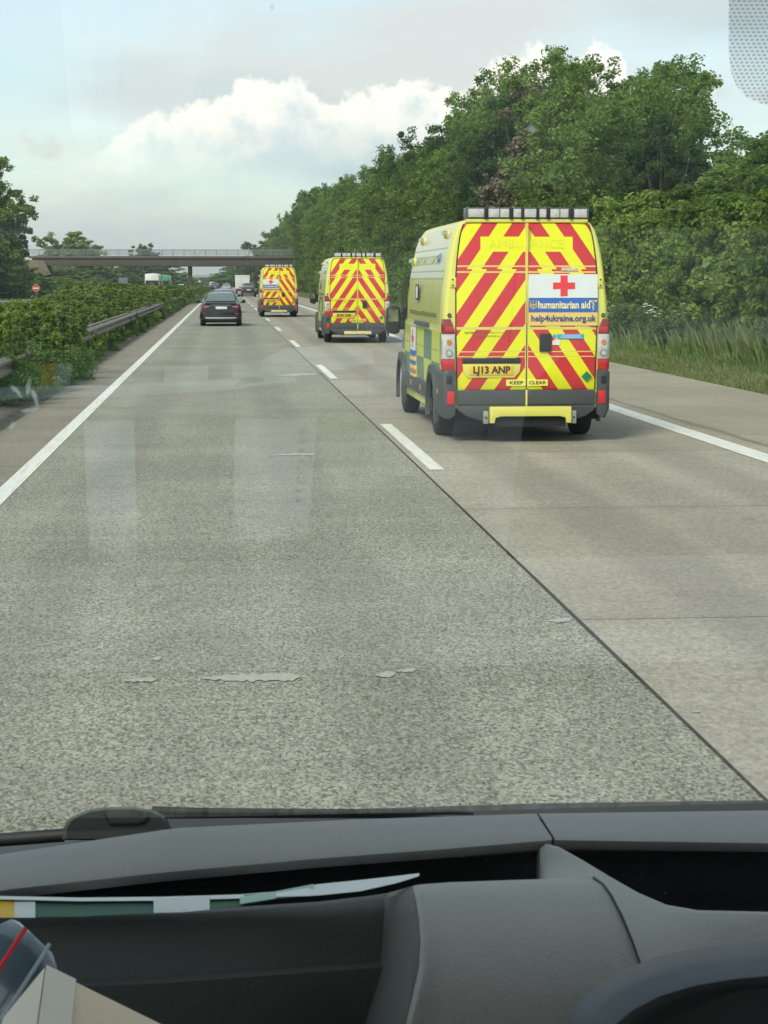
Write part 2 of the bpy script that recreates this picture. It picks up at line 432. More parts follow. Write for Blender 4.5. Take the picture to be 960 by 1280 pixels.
L_DARK = leaf_mat('dark_leaves', (.045, .082, .028), (.094, .155, .046), (.165, .235, .075))
L_BROWN = leaf_mat('russet_leaves', (.12, .10, .065), (.21, .17, .12), (.30, .25, .19), .2)
L_BUSH = leaf_mat('bush_leaves', (.11, .18, .035), (.24, .34, .07), (.40, .48, .14))
L_BUSH2 = leaf_mat('bush_leaves_blue', (.09, .155, .052), (.19, .28, .095), (.31, .39, .15))
BARK = mat('bark', (.10, .085, .065), .9, var=.3, scale=6, bump=.4)
def leaf_cloud(clusters, per, size, spread, seed, elong=1.5):
    """clusters: (n,4) centre + radius. Returns verts and quads for small bent leaves."""
    rg = np.random.default_rng(seed)
    C = np.repeat(clusters, per, axis=0); n = len(C)
    d = rg.normal(size=(n, 3)); d /= np.linalg.norm(d, axis=1, keepdims=True)
    r = C[:, 3:4] * spread * rg.random((n, 1)) ** .45
    p = C[:, :3] + d * r * np.array([1, 1, .75])
    nrm = rg.normal(size=(n, 3)) * .75 + d * .5 + np.array([0, 0, .75]); nrm /= np.linalg.norm(nrm, axis=1, keepdims=True)
    a = np.cross(nrm, rg.normal(size=(n, 3))); a /= np.linalg.norm(a, axis=1, keepdims=True)
    b = np.cross(nrm, a); s = size * rg.uniform(.55, 1.25, (n, 1))
    v0 = p - a * s * elong / 2; v2 = p + a * s * elong / 2 - nrm * s * .15; v1 = p + b * s / 2 + nrm * s * .08; v3 = p - b * s / 2 + nrm * s * .08
    V = np.stack([v0, v1, v2, v3], 1).reshape(-1, 3)
    return V
def quad_mesh(name, V):
    n = len(V) // 4; me = bpy.data.meshes.new(name)
    me.vertices.add(len(V)); me.vertices.foreach_set('co', V.astype(np.float32).ravel())
    me.loops.add(4 * n); me.loops.foreach_set('vertex_index', np.arange(4 * n, dtype=np.int32))
    me.polygons.add(n); me.polygons.foreach_set('loop_start', np.arange(0, 4 * n, 4, dtype=np.int32)); me.polygons.foreach_set('loop_total', np.full(n, 4, dtype=np.int32))
    me.update(); return me
def tree_proto(name, H, Rr, seed, leafm, size=.112, per=60, ncl=600, base=.12, label='', cat='tree', group=None, lobes=9, narrow=1.0):
    """trunk and limbs carry lobes, each lobe a set of leaf clusters lying near its surface"""
    rr = random.Random(seed); rg = np.random.default_rng(seed)
    root = thing(name, label, cat, group=group)
    tm = MB(); tm.tube([(0, 0, -.3), (rr.uniform(-.1, .1), 0, H * .25), (rr.uniform(-.3, .3), rr.uniform(-.3, .3), H * .55), (rr.uniform(-.4, .4), rr.uniform(-.4, .4), H * .9)], [.022 * H, .017 * H, .01 * H, .002 * H], 8)
    cl = []
    L = []
    for i in range(lobes):
        u = (i + .5) / lobes; z = H * (base + (1 - base) * (.10 + .78 * u)); a = i * 2.4 + rr.uniform(-.5, .5)
        rad = Rr * (math.sin(math.pi * min(1, .22 + .70 * (u ** 1.15))) ** .8) * narrow
        off = rad * rr.uniform(.25, .65); lr = max(.55, rad * rr.uniform(.50, .72)) * (1.0 if u < .8 else .8)
        c = (math.cos(a) * off, math.sin(a) * off, z); L.append((c, lr))
        tm.tube([(0, 0, max(.2, z - .22 * H)), (c[0] * .5, c[1] * .5, z - .09 * H), (c[0], c[1], z)], [.008 * H, .005 * H, .001 * H], 5)
    # leaders: thin upright shoots giving a ragged top
    for i in range(13):
        a = rr.uniform(0, 6.28); r_ = rr.uniform(0, Rr * .8); c = (math.cos(a) * r_, math.sin(a) * r_, H * rr.uniform(.76, 1.03)); L.append((c, Rr * rr.uniform(.10, .22)))
        tm.tube([(c[0] * .5, c[1] * .5, H * .6), c], [.004 * H, .001 * H], 4)
    tot = sum(l[1] ** 2 for l in L)
    for (c, lr) in L:
        n = max(4, int(ncl * lr ** 2 / tot))
        d = rg.normal(size=(n, 3)); d /= np.linalg.norm(d, axis=1, keepdims=True)
        q = np.array(c) + d * (lr * rg.uniform(.45, 1.08, (n, 1))) * np.array([1, 1, 1.0])
        cl.append(np.concatenate([q, rg.uniform(.22, .50, (n, 1)) * (Rr / 3.2) ** .6], 1))
    cl = np.concatenate(cl); cl = cl[cl[:, 2] > .1]
    tm.obj('trunk', BARK, root, smooth=60)
    link('crown', quad_mesh('crown', leaf_cloud(cl, per, size, 1.0, seed)), leafm, root)
    return root
def shrub_proto(name, H, Rr, seed, leafm, size, n_leaf, label, group, cat='shrub'):
    rr = random.Random(seed); rg = np.random.default_rng(seed)
    root = thing(name, label, cat, group=group)
    sm = MB(); cl = []
    for i in range(46):
        a = rr.uniform(0, 6.28); u = rr.random() ** .5; r_ = Rr * u; z = H * rr.uniform(.12, .95) * (1 - .45 * u ** 2)
        c = (math.cos(a) * r_, math.sin(a) * r_, z); cl.append((*c, rr.uniform(.14, .30) * Rr / .9))
        if i % 3 == 0: sm.tube([(c[0] * .2, c[1] * .2, -.05), (c[0] * .7, c[1] * .7, z * .6), c], [.012, .008, .003], 4)
    for i in range(28):
        a = rr.uniform(0, 6.28); r_ = Rr * rr.uniform(0, 1.0); zt = H * rr.uniform(.65, 1.28)
        for k in range(3): cl.append((math.cos(a) * r_, math.sin(a) * r_, zt - k * .12 * H, .09))
        sm.tube([(math.cos(a) * r_ * .5, math.sin(a) * r_ * .5, 0), (math.cos(a) * r_, math.sin(a) * r_, zt)], [.008, .002], 4)
    cl = np.array(cl)
    sm.obj('stem', BARK, root, smooth=60)
    link('foliage', quad_mesh('foliage', leaf_cloud(cl, max(4, n_leaf // len(cl)), size, 1.0, seed + 5, 2.1)), leafm, root)
    return root
USED = set()
def put(proto, loc, rz, sc, label=None):
    if proto.name not in USED:
        USED.add(proto.name); proto.location = loc; proto.rotation_euler = (0, 0, rz); proto.scale = sc
        if label: proto['label'] = label
        return proto
    return copy_tree(proto, None, loc, rz, sc, label)
# ---- the trees on the right: their tops follow the outline seen from the road
TG = 'trees along the right verge'
GT = 'dense green roadside tree standing in the long row beyond the right hard shoulder'
protos = [tree_proto('roadside_tree', 10, 3.4, 11, L_TREE, label=GT, group=TG),
          tree_proto('roadside_tree', 10, 3.0, 12, L_DARK, label=GT, group=TG),
          tree_proto('roadside_tree', 10, 3.6, 13, L_TREE, label=GT, group=TG, lobes=11),
          tree_proto('roadside_tree', 10, 2.8, 14, L_LIGHT, label=GT, group=TG, lobes=10)]
small = [tree_proto('leafy_bush', 4.6, 2.3, 21, L_LIGHT, size=.13, per=46, ncl=300, base=-.05, label='broad pale green bush at the foot of the right hand trees', cat='bush', group='bushes at the foot of the trees'),
         tree_proto('leafy_bush', 4.2, 2.4, 22, L_TREE, size=.13, per=46, ncl=300, base=-.05, label='broad mid green bush at the foot of the right hand trees', cat='bush', group='bushes at the foot of the trees')]
SKY = [(288, 341), (300, 337), (330, 306), (345, 290), (370, 264), (392, 236), (400, 240), (420, 232), (450, 222), (480, 203), (520, 178), (560, 152), (600, 118), (640, 84), (660, 74), (700, 82), (722, 72), (760, 84), (800, 92), (828, 68), (850, 84), (868, 120), (880, 185), (893, 222), (912, 206), (940, 184), (965, 168), (1010, 150), (1100, 130)]
def top_z(x, y, add=0): return CAMZ + (351 - lerp(SKY, 280 + F * x / y)) / F * y + add
rr = random.Random(5)
y = 24.0; k = 0
while y < 520:
    x = 15.6 + rr.uniform(-.8, 1.2) + (1.0 if y < 40 else 0)
    if 60 < y < 88: x += .6
    px = 280 + F * x / y
    z0 = ground_z(x, y) - .1
    pr = protos[k % 4]
    w_ = 3.3
    tz = min(top_z(x + dx, y) for dx in (-1.2, 0, 1.2)) + rr.choice((-.1, .1, -.3, -1.1, -.2, -.7)) + rr.uniform(-.3, .2)
    h = (tz - z0) * .985
    step = 4.6 if y < 150 else 6.5 if y < 300 else 9
    sxy = min(max(h / 10, .62), 1.25) * rr.uniform(.95, 1.15)
    if not (330 < y < 360) and not (74 < y < 101 and 618 < px < 712): put(pr, (x, y, z0), rr.uniform(0, 6.28), (sxy, sxy, h / 10))
    # second row behind, a touch lower
    x2 = x + rr.uniform(3.6, 5.0); z2 = ground_z(x2, y) - .1
    h2 = (top_z(x2, y + 2) - z2) * rr.uniform(.84, .96)
    s2 = min(max(h2 / 10, .7), 1.3)
    if y > 40 and not (330 < y < 360): put(protos[(k + 2) % 4], (x2, y + 2, z2), rr.uniform(0, 6.28), (s2, s2, h2 / 10))
    # under-storey close to the verge
    if y < 330:
        for j in range(2):
            xb = 13.6 + rr.uniform(-.3, .5); yb = y + j * step / 2 + rr.uniform(-.5, .5)
            s = rr.uniform(.62, .95) * (1 if y < 130 else 1.15)
            put(small[(k + j) % 2], (xb + (1 - s), yb, ground_z(xb, yb) - .15), rr.uniform(0, 6.28), (s, s, s * rr.uniform(.85, 1.2)))
    y += step; k += 1
# the reddish brown tree in the middle of the row, and light birches at the far end
rb = tree_proto('russet_tree', 10, 1.8, 31, L_BROWN, size=.13, per=30, ncl=420, label='slim reddish brown tree among the green ones above the nearest ambulance', lobes=9)
Yb = 82.0; xb = P(662, 300, Yb).x; zb = ground_z(xb, Yb)
hb = CAMZ + (351 - 122) / F * Yb - zb
rb.location = (xb, Yb, zb); rb.scale = (1.1, 1.1, hb / 10)
# far right row beyond the bridge
# ---- the big tree at the left edge
LT = tree_proto('broad_tree', 16, 6.6, 41, L_LIGHT, size=.22, per=80, ncl=1200, base=-.08, label='tall rounded tree cut by the left edge above the bridge abutment', lobes=16)
Yl = 230; xl = P(-20, 300, Yl).x; LT.location = (xl, Yl, ground_z(xl, Yl) + .2); LT.scale = (1.05, 1.05, 1.08)
far = [tree_proto('distant_tree', 9, 3.8, 51, L_TREE, size=.34, per=30, ncl=520, base=-.08, lobes=14, label='green tree standing beyond the opposite carriageway', group='trees beyond the opposite carriageway'),
       tree_proto('distant_tree', 9, 4.2, 52, L_LIGHT, size=.34, per=30, ncl=520, base=-.08, lobes=14, label='green tree standing beyond the opposite carriageway', group='trees beyond the opposite carriageway')]
def far_tree(px, top, Y, wd, i, label=None):
    x = P(px, 351, Y).x; z0 = ground_z(x, Y) - .3; h = CAMZ + (351 - top) / F * Y - z0
    put(far[i % 2], (x, Y, z0), rr.uniform(0, 6.28), (wd / 3.8, wd / 3.8, max(.2, h / 9)), label)
# slope trees under and behind the bridge on the left
for i, (px, tp, Y, wd) in enumerate([(-12, 300, 262, 5), (10, 326, 270, 4.6), (30, 341, 285, 4.2), (48, 352, 292, 3.2), (-25, 318, 225, 5.0), (5, 345, 240, 4.2), (26, 352, 250, 3.4), (88, 298, 420, 7.5), (70, 303, 425, 4.5), (108, 312, 430, 5.5),
                                      (66, 336, 400, 5), (82, 337, 395, 6), (100, 337, 400, 6), (120, 338, 420, 6.5), (138, 336, 440, 7), (155, 334, 450, 7), (178, 309, 470, 5.2), (172, 330, 460, 7), (192, 330, 480, 7), (206, 336, 500, 7), (218, 340, 520, 6),
                                      (75, 348, 330, 4.5), (92, 350, 325, 4), (112, 352, 318, 4), (132, 352, 330, 4.5), (152, 351, 345, 4.5), (170, 349, 370, 5), (214, 346, 560, 6), (60, 346, 345, 4)]):
    far_tree(px, tp, Y, wd, i)
for i, (px, tp, Y, wd) in enumerate([(298, 336, 600, 9), (312, 334, 560, 9), (325, 322, 540, 9), (290, 342, 680, 9), (338, 306, 520, 9), (352, 292, 500, 9), (283, 347, 850, 9), (300, 344, 760, 9), (225, 347, 800, 9), (214, 343, 700, 9), (243, 348, 1000, 9), (256, 347.5, 1100, 9), (270, 348, 1150, 9)]):
    x = P(px, 351, Y).x
    far_tree(px, tp, Y, wd, i, 'far off tree standing beside the road beyond the bridge')
    
# ---- the overgrown central reservation
HG = 'bushes of the central reservation'
HL = 'dense leafy green bush growing on the central reservation by the guard rail'
sh = [shrub_proto('reservation_bush', 1.25, 1.0, 61, L_BUSH, .038, 21000, HL, HG), shrub_proto('reservation_bush', 1.2, 1.05, 62, L_BUSH2, .034, 22000, HL, HG),
      shrub_proto('reservation_bush', 1.3, .95, 63, L_BUSH, .042, 18000, HL, HG), shrub_proto('reservation_bush', 1.15, 1.1, 64, L_BUSH2, .038, 19000, HL, HG)]
rr = random.Random(9); k = 0
def ztop(y): return lerp([(36, .78), (63, .86), (86, 1.15), (110, 1.42), (150, 1.30), (200, 1.10), (330, .85)], y)
def bush(x, y, s, hz, i): put(sh[i % 4], (x, y, ground_z(x, y) + .0), rr.uniform(0, 6.28), (s, s, hz))
for (x, y, s, hz) in [(-3.95, 30.6, .95, .80), (-3.80, 32.4, .98, .90), (-3.80, 34.4, 1.0, .98), (-3.80, 36.4, 1.0, .92), (-3.85, 38.5, 1.0, .98), (-3.95, 40.5, .95, .90), (-4.2, 42.5, .9, .92), (-4.9, 33, 1.1, .85), (-4.9, 36, 1.1, .85), (-4.9, 39, 1.1, .82), (-4.9, 42, 1.1, .85), (-3.45, 31.6, .55, .55), (-3.35, 34.5, .5, .5), (-3.4, 38.5, .5, .5),
                      (-5.0, 26.5, .8, .72), (-4.9, 29.0, .8, .78), (-4.35, 27.6, .55, .62), (-3.75, 28.9, .72, .80), (-4.0, 29.8, .8, .9)]:
    bush(x, y, s, hz, k); k += 1
y = 44.5
while y < 330:
    st = 1.75 if y < 90 else 3.0 if y < 150 else 5.2
    g_ = 1 if y < 150 else 1 + (y - 150) / 400
    for (bx, hh) in ((-4.75, 1.04), (-6.2, 1.22), (-7.8, 1.32)):
        if y > 145: bx += .7
        bush(bx + rr.uniform(-.25, .25), y + rr.uniform(-.4, .4), rr.uniform(.95, 1.15) * (1 if y < 90 else 1.3 if y < 150 else 1.6), (ztop(y) - ground_z(bx, y)) / 1.42 * rr.uniform(.78, 1.12), k); k += 1
    y += st
y = 30
while y < 60:
    for bx in (-6.1, -7.5): bush(bx + rr.uniform(-.3, .3), y, 1.0, (ztop(y) - ground_z(bx, y)) / 1.42 * rr.uniform(.85, 1.0), k); k += 1
    y += 1.9
for i in range(26):
    y = 47 + i * 3.6 + rr.uniform(-1, 1); s = rr.uniform(.28, .5)
    bush(-3.5 + rr.uniform(-.15, .1), y, s, s * rr.uniform(.8, 1.2), k); k += 1
# low weeds along the gravel
sw = shrub_proto('roadside_weed', .42, .30, 71, L_BUSH, .040, 1500, 'low green weed sprouting from the gravel beside the left lane', 'weeds on the gravel strip', 'weed')
y = 31
while y < 150:
    put(sw, (-3.42 + rr.uniform(-.25, .12), y, 0), rr.uniform(0, 6.28), (rr.uniform(.6, 1.3),) * 2 + (rr.uniform(.5, 1.1),))
    y += rr.uniform(.9, 2.6) if y < 60 else rr.uniform(2, 5)
vw = shrub_proto('verge_weed', .8, .55, 72, L_BUSH2, .050, 3000, 'leafy green weed growing in the tall grass of the right verge', 'weeds in the right verge grass', 'weed')
for i in range(80):
    y = 27 + (i / 80) ** 1.4 * 110; x = rr.uniform(11.6, 13.6); s = rr.uniform(.7, 1.3)
    put(vw, (x, y, ground_z(x, y)), rr.uniform(0, 6.28), (s, s, s * rr.uniform(.8, 1.3)))
# a nearer, taller tree filling the right edge
for (px, tp_, Y_, s, j) in ((950, 172, 57, 1.0, 3), (912, 204, 61, .8, 3), (985, 150, 53, 1.0, 3)):
    x = P(px, 300, Y_).x; z_ = ground_z(x, Y_) - .1; h = CAMZ + (351 - tp_) / F * Y_ - z_
    put(protos[j], (x, Y_, z_), rr.uniform(0, 6.28), (s, s, h / 10.2))
print('bushes', k)

# ---- grass: blades on both verges
def grass(name, x0, x1, y0, y1, n, h0, h1, seed, m, wdt=.012, hx=None, pw=1.0):
    rg = np.random.default_rng(seed)
    x = rg.uniform(x0, x1, n); y = y0 + (y1 - y0) * rg.random(n) ** pw
    h = rg.uniform(h0, h1, n)
    clump = .55 + .45 * (np.sin(x * 1.7 + np.sin(y * .6) * 2) * np.sin(y * .9 + 1.3) * .5 + .5) ** 1
    h = h * clump
    if hx is not None: h = h * np.interp(x, *hx)
    zz = np.array([ground_z(a, b_) for a, b_ in zip(x, y)])
    an = rg.uniform(0, 6.28, n); le = h * rg.uniform(.1, .6, n); la = rg.normal(2.6, .9, n)
    wv = wdt * (1 + y / 55) * rg.uniform(.6, 1.3, n)
    dx, dy = np.cos(an) * wv, np.sin(an) * wv * .5
    bx, by = np.cos(la) * le, np.sin(la) * le
    V = np.empty((n, 4, 3))
    V[:, 0] = np.stack([x - dx, y - dy, zz], 1); V[:, 1] = np.stack([x + dx, y + dy, zz], 1)
    V[:, 2] = np.stack([x + dx * .7 + bx * .45, y + dy * .7 + by * .45, zz + h * .62], 1)
    V[:, 3] = np.stack([x + bx, y + by, zz + h * .98], 1)
    return tag(link(name, quad_mesh(name, V.reshape(-1, 3)), m), 'x', 'grass', kind='stuff')
L_GRASS = leaf_mat('grass_blades', (.065, .110, .028), (.125, .195, .048), (.20, .26, .09), .25)
L_DRY = leaf_mat('dry_grass', (.10, .135, .045), (.175, .205, .08), (.27, .285, .13), .2)
g1 = grass('tall_grass', 10.5, 14.2, 22, 175, 120000, .30, .85, 81, L_GRASS, .010, ([10.5, 11.4, 12.4, 14.2], [.25, .5, .95, 1.15]), 1.5); g1['label'] = 'tall green grass growing between the right shoulder and the trees'
g2 = grass('short_grass', 9.42, 10.9, 20, 190, 60000, .05, .17, 82, L_DRY, .008, None, 1.5); g2['label'] = 'short yellowing grass along the edge of the hard shoulder'
g3 = grass('dry_grass', 10.9, 13.4, 24, 90, 1500, .7, 1.1, 83, L_DRY, .006, None, 1.3); g3['label'] = 'pale seeding grass stalks leaning over the right verge'
g4 = grass('verge_grass', -5.2, -3.5, 26, 140, 26000, .08, .42, 84, L_GRASS, .010, None, 1.6); g4['label'] = 'green grass growing under the guard rail on the left'
g5 = grass('bank_grass', -30, -20.8, 120, 330, 30000, .2, .8, 85, L_GRASS, .02); g5['label'] = 'rough green grass beyond the opposite carriageway'
# white flowering umbels in the tall grass beside the nearest ambulance
WH = mat('petals', (.75, .75, .68), .8)
GS = mat('stalk', (.08, .13, .04), .7)
def umbel(x, y, h, seed):
    q = random.Random(seed); root = thing('white_wildflower', 'white flowering wild umbel standing in the tall grass right of the nearest ambulance', 'flower', (x, y, ground_z(x, y)), group='white umbels in the grass')
    st = MB(); hd = MB()
    for i in range(6):
        dx, dy = q.uniform(-.22, .22), q.uniform(-.2, .2); hh = h * q.uniform(.75, 1.05)
        st.tube([(0, 0, 0), (dx * .4, dy * .4, hh * .6), (dx, dy, hh)], [.007, .005, .003], 4)
        for j in range(16):
            a = q.uniform(0, 6.28); r_ = q.uniform(0, .085); cx, cy = dx + math.cos(a) * r_, dy + math.sin(a) * r_; cz = hh + .02 - r_ * .2; s = q.uniform(.011, .02)
            hd.add([(cx - s, cy, cz), (cx, cy - s, cz - s * .3), (cx + s, cy, cz + s * .3), (cx, cy + s, cz)], [(0, 1, 2, 3)])
    st.obj('stem', GS, root); hd.obj('blossom', WH, root, recalc=False); return root
u0 = umbel(11.9, 50, 1.15, 1)
for i in range(13):
    yy = 44 + i * 1.1 + rr.uniform(-.6, .6); c = copy_tree(u0, None, (11.4 + rr.uniform(0, 1.6), yy, 0), rr.uniform(0, 6.28), (1, 1, rr.uniform(.8, 1.1))); c.location.z = ground_z(c.location.x, yy)
# ================================================================== vehicle materials
M_TYRE = mat('tyre_rubber', (.018, .018, .018), .85, var=.2, scale=20)
M_RIM = mat('wheel_rim', (.42, .43, .43), .4, .6, var=.1)
M_CLAD = mat('grey_cladding', (.060, .066, .070), .55, var=.12, scale=5, bump=.15)
M_BLACK = mat('black_plastic', (.016, .016, .017), .5)
M_UNDER = mat('underbody', (.012, .012, .012), .9)
M_GLASS = mat('dark_glass', (.012, .016, .016), .06, spec=.7, var=.05)
M_CHROME = mat('chrome', (.62, .63, .64), .2, 1.0, var=.05)
M_REDL = mat('red_lens', (.52, .012, .018), .15, coat=.6, var=.08)
M_REDD = mat('dark_red_lens', (.26, .008, .014), .15, coat=.6, var=.08)
M_CLEAR = mat('clear_lens', (.55, .54, .52), .12, coat=.7, var=.18, scale=25)
M_AMBER = mat('amber_lens', (.62, .20, .03), .2, coat=.4)
M_REFR = mat('red_reflector', (.62, .02, .03), .25, coat=.3)
M_PALE = mat('pale_yellow_paint', (.74, .70, .13), .32, coat=.35, var=.05, scale=2)
M_PLATE = mat('yellow_plate', (.84, .52, .03), .4, var=.04)
M_STICK = mat('yellow_sticker', (.86, .80, .12), .5, var=.04)
M_INK = mat('dark_ink', (.02, .02, .022), .6)
M_FINK = mat('faded_ink', (.16, .15, .02), .6)
M_WHITE = mat('white_board', (.72, .77, .77), .45, var=.03)
M_RED = mat('red_print', (.80, .045, .055), .45, var=.04)
M_BLUE = mat('blue_print', (.035, .13, .52), .45, var=.04)
M_NAVY = mat('navy_ink', (.05, .08, .26), .5)
M_SAND = mat('sand_print', (.82, .58, .16), .45, var=.04)
M_CREAM = mat('cream_ink', (.85, .80, .42), .5)
M_SKYB = mat('sky_blue_print', (.05, .33, .66), .45)
M_GREEN = mat('green_sticker', (.005, .20, .09), .5)
M_STEEL = mat('galvanised_bracket', (.40, .40, .38), .5, .5, var=.2, scale=30)
M_GHOST = mat('ghost_letter_yellow', (.75, .76, .02), .4, var=.03)
M_SMOKE = mat('lightbar_housing', (.10, .10, .105), .35)
M_MIRR = mat('mirror_face', (.35, .40, .40), .05, 1.0)

def chevron_mat(name, sign=None):
    m, t, b = new_mat(name)
    co = t.a('ShaderNodeTexCoord').outputs['Object']; s = t.a('ShaderNodeSeparateXYZ', inp={0: co}); X, Z = s.outputs[0], s.outputs[2]
    ax = t.m('ABSOLUTE', X)
    c = t.m('ADD', Z, t.m('MULTIPLY', ax, 1.45))
    up = t.m('GREATER_THAN', Z, 2.10)
    c = t.m('SUBTRACT', c, t.m('MULTIPLY', up, .10))
    fr = t.m('FRACT', t.m('DIVIDE', t.m('SUBTRACT', c, 1.47 - .53 * 3), .53))
    red = t.m('LESS_THAN', fr, .52)
    # the plain yellow cover strip
    gh = t.m('MULTIPLY', t.m('MULTIPLY', t.m('GREATER_THAN', Z, 2.31), t.m('LESS_THAN', Z, 2.49)), t.m('LESS_THAN', ax, .565))
    red = t.m('MULTIPLY', red, t.m('SUBTRACT', 1.0, gh))
    pl = None
    for (z0, wz) in ((2.135, .009), (2.065, .009), (1.388, .016), (1.105, .006), (1.045, .006)):
        k = t.m('LESS_THAN', t.m('ABSOLUTE', t.m('SUBTRACT', Z, z0)), wz); pl = k if pl is None else t.m('MAXIMUM', pl, k)
    pl = t.m('MAXIMUM', pl, t.m('LESS_THAN', ax, .018))
    dirt = t.noise(co, 3.5, 5, .65); dd = t.step(t.m('ADD', dirt, t.m('MULTIPLY', t.m('SUBTRACT', 1.2, Z), .12)), .5, .85)
    col = t.mix(red, (.83, .83, .008), (.62, .028, .040))
    col = t.mix(pl, col, (.72, .64, .16))
    col = t.mix(t.m('MULTIPLY', dd, .16), col, (.25, .22, .12))
    t.l.new(col, b.inputs['Base Color']); b.inputs['Roughness'].default_value = .38; b.inputs['Coat Weight'].default_value = .25
    # fluorescent retro-reflective film really does send back a little more than paint: keep it as sheen only
    return m
def van_side_mat():
    m, t, b = new_mat('ambulance_body_paint')
    co = t.a('ShaderNodeTexCoord').outputs['Object']; s = t.a('ShaderNodeSeparateXYZ', inp={0: co}); X, Y, Z = s.outputs
    def rng(v, a, b_): return t.m('MULTIPLY', t.m('GREATER_THAN', v, a), t.m('LESS_THAN', v, b_))
    side = t.m('GREATER_THAN', t.m('ABSOLUTE', X), .80)
    body = rng(Y, .30, 4.6)
    base = (.70, .68, .12)
    col = t.mix(t.noise(co, 2, 3, .5), base, (.76, .73, .16))
    # upper pods and panels
    k1 = t.m('MULTIPLY', t.m('MULTIPLY', rng(Z, 2.36, 2.62), rng(Y, .42, 4.4)), side); col = t.mix(k1, col, (.62, .58, .38))
    k2 = t.m('MULTIPLY', t.m('MULTIPLY', rng(Z, 1.99, 2.36), rng(Y, .42, 4.4)), side); col = t.mix(k2, col, (.60, .64, .44))
    k3 = t.m('MULTIPLY', t.m('MULTIPLY', rng(Z, 1.42, 1.97), rng(Y, .42, 4.3)), side); col = t.mix(k3, col, (.50, .50, .10))
    # battenburg
    row = t.m('GREATER_THAN', Z, .95)
    fr = t.m('FRACT', t.m('DIVIDE', t.m('SUBTRACT', t.m('ADD', Y, t.m('MULTIPLY', row, .9)), .3), 1.8))
    gr = t.m('LESS_THAN', fr, .5)
    k4 = t.m('MULTIPLY', t.m('MULTIPLY', rng(Z, .55, 1.33), rng(Y, .22, 5.5)), t.m('GREATER_THAN', t.m('ABSOLUTE', X), .9))
    bat = t.mix(gr, (.66, .72, .02), (.06, .19, .115))
    col = t.mix(k4, col, bat)
    seam = None
    def line(v, c0, wd, cond):
        return t.m('MULTIPLY', t.m('LESS_THAN', t.m('ABSOLUTE', t.m('SUBTRACT', v, c0)), wd), cond)
    allz = rng(Z, .62, 2.0)
    for (v, c0, wd, cond) in ((Y, 1.42, .012, allz), (Y, 2.95, .010, allz), (Y, 4.22, .010, allz), (Z, 2.36, .010, rng(Y, .4, 4.4)), (Z, 2.08, .008, rng(Y, .4, 4.4)), (Z, 1.985, .010, rng(Y, .4, 4.3)), (Z, 1.10, .006, rng(Y, .4, 5.3))):
        k = line(v, c0, wd, t.m('MULTIPLY', cond, side)); seam = k if seam is None else t.m('MAXIMUM', seam, k)
    col = t.mix(t.m('MULTIPLY', seam, .75), col, (.06, .06, .03))
    wl = line(Z, 1.36, .013, t.m('MULTIPLY', rng(Y, .5, 4.6), side)); col = t.mix(wl, col, (.78, .78, .62))
    dirt = t.step(t.m('ADD', t.noise(co, 2.6, 5, .7), t.m('MULTIPLY', t.m('SUBTRACT', 1.1, Z), .22)), .5, .9)
    col = t.mix(t.m('MULTIPLY', dirt, .28), col, (.20, .18, .10))
    t.l.new(col, b.inputs['Base Color']); b.inputs['Roughness'].default_value = .33; b.inputs['Coat Weight'].default_value = .4; b.inputs['Coat Roughness'].default_value = .12
    return m
M_CHEV = chevron_mat('chevron_film'); M_VAN = van_side_mat()
def lean(z): return 0 if z < 1.4 else .11 * ((z - 1.4) / 1.3) ** 1.6
HALF = [(0, .42), (.5, .42), (.92, .42), (.99, .47), (1.015, .62), (1.025, .9), (1.025, 1.15), (1.02, 1.4), (1.0, 1.75), (.955, 2.15), (.93, 2.3), (.895, 2.46), (.855, 2.58), (.80, 2.66), (.70, 2.70), (.4, 2.72), (0, 2.725)]
def wheel(parent, x, y, r=.35, w_=.235, name='wheel', side=-1, rim=None):
    """tyre with a dished rim; x is the outer face"""
    t = MB(); s = side
    prof = [(0, r * .62), (.012, r * .66), (.0, r * .80), (.012, r * .93), (.045, r * .99), (w_ * .5, r), (w_ - .045, r * .99), (w_ - .012, r * .93), (w_, r * .8), (w_, r * .55)]
    n = 28; rings = [[(x - s * a, y + q * math.cos(2*math.pi*k/n), r + q * math.sin(2*math.pi*k/n)) for k in range(n)] for a, q in prof]
    t.loft(rings, cap=False)
    wo = bpy.data.objects.new(name, t.mesh('tyre')); wo.data.materials.append(M_TYRE); COL.objects.link(wo); wo.parent = parent
    wo.data.polygons.foreach_set('use_smooth', [True] * len(wo.data.polygons))
    rm = MB(); prof = [(.015, r * .64), (.03, r * .60), (.05, r * .54), (.045, r * .30), (.02, r * .26), (.015, r * .1), (.015, .001)]
    rm.loft([[(x - s * a, y + q * math.cos(2*math.pi*k/n), r + q * math.sin(2*math.pi*k/n)) for k in range(n)] for a, q in prof], cap=False)
    ro = rm.obj('rim', rim or M_RIM, wo, smooth=35)
    hl = MB()
    for k in range(9):
        a = 2 * math.pi * k / 9; c = Vector((x - s * .043, y + r * .42 * math.cos(a), r + r * .42 * math.sin(a)))
        hl.disc(c, (s, 0, 0), r * .075, r * .075, .006, 8)
    hl.obj('rim_hole', M_BLACK, wo)
    return wo
def ring_from(half, f=lambda x, z: (x, z), y=0, leanf=0):
    pts = [(x, y, z) for x, z in half] + [(-x, y, z) for x, z in reversed(half[1:-1])]
    return [(f(px, pz)[0], py + leanf * lean(pz), f(px, pz)[1]) for px, py, pz in pts]
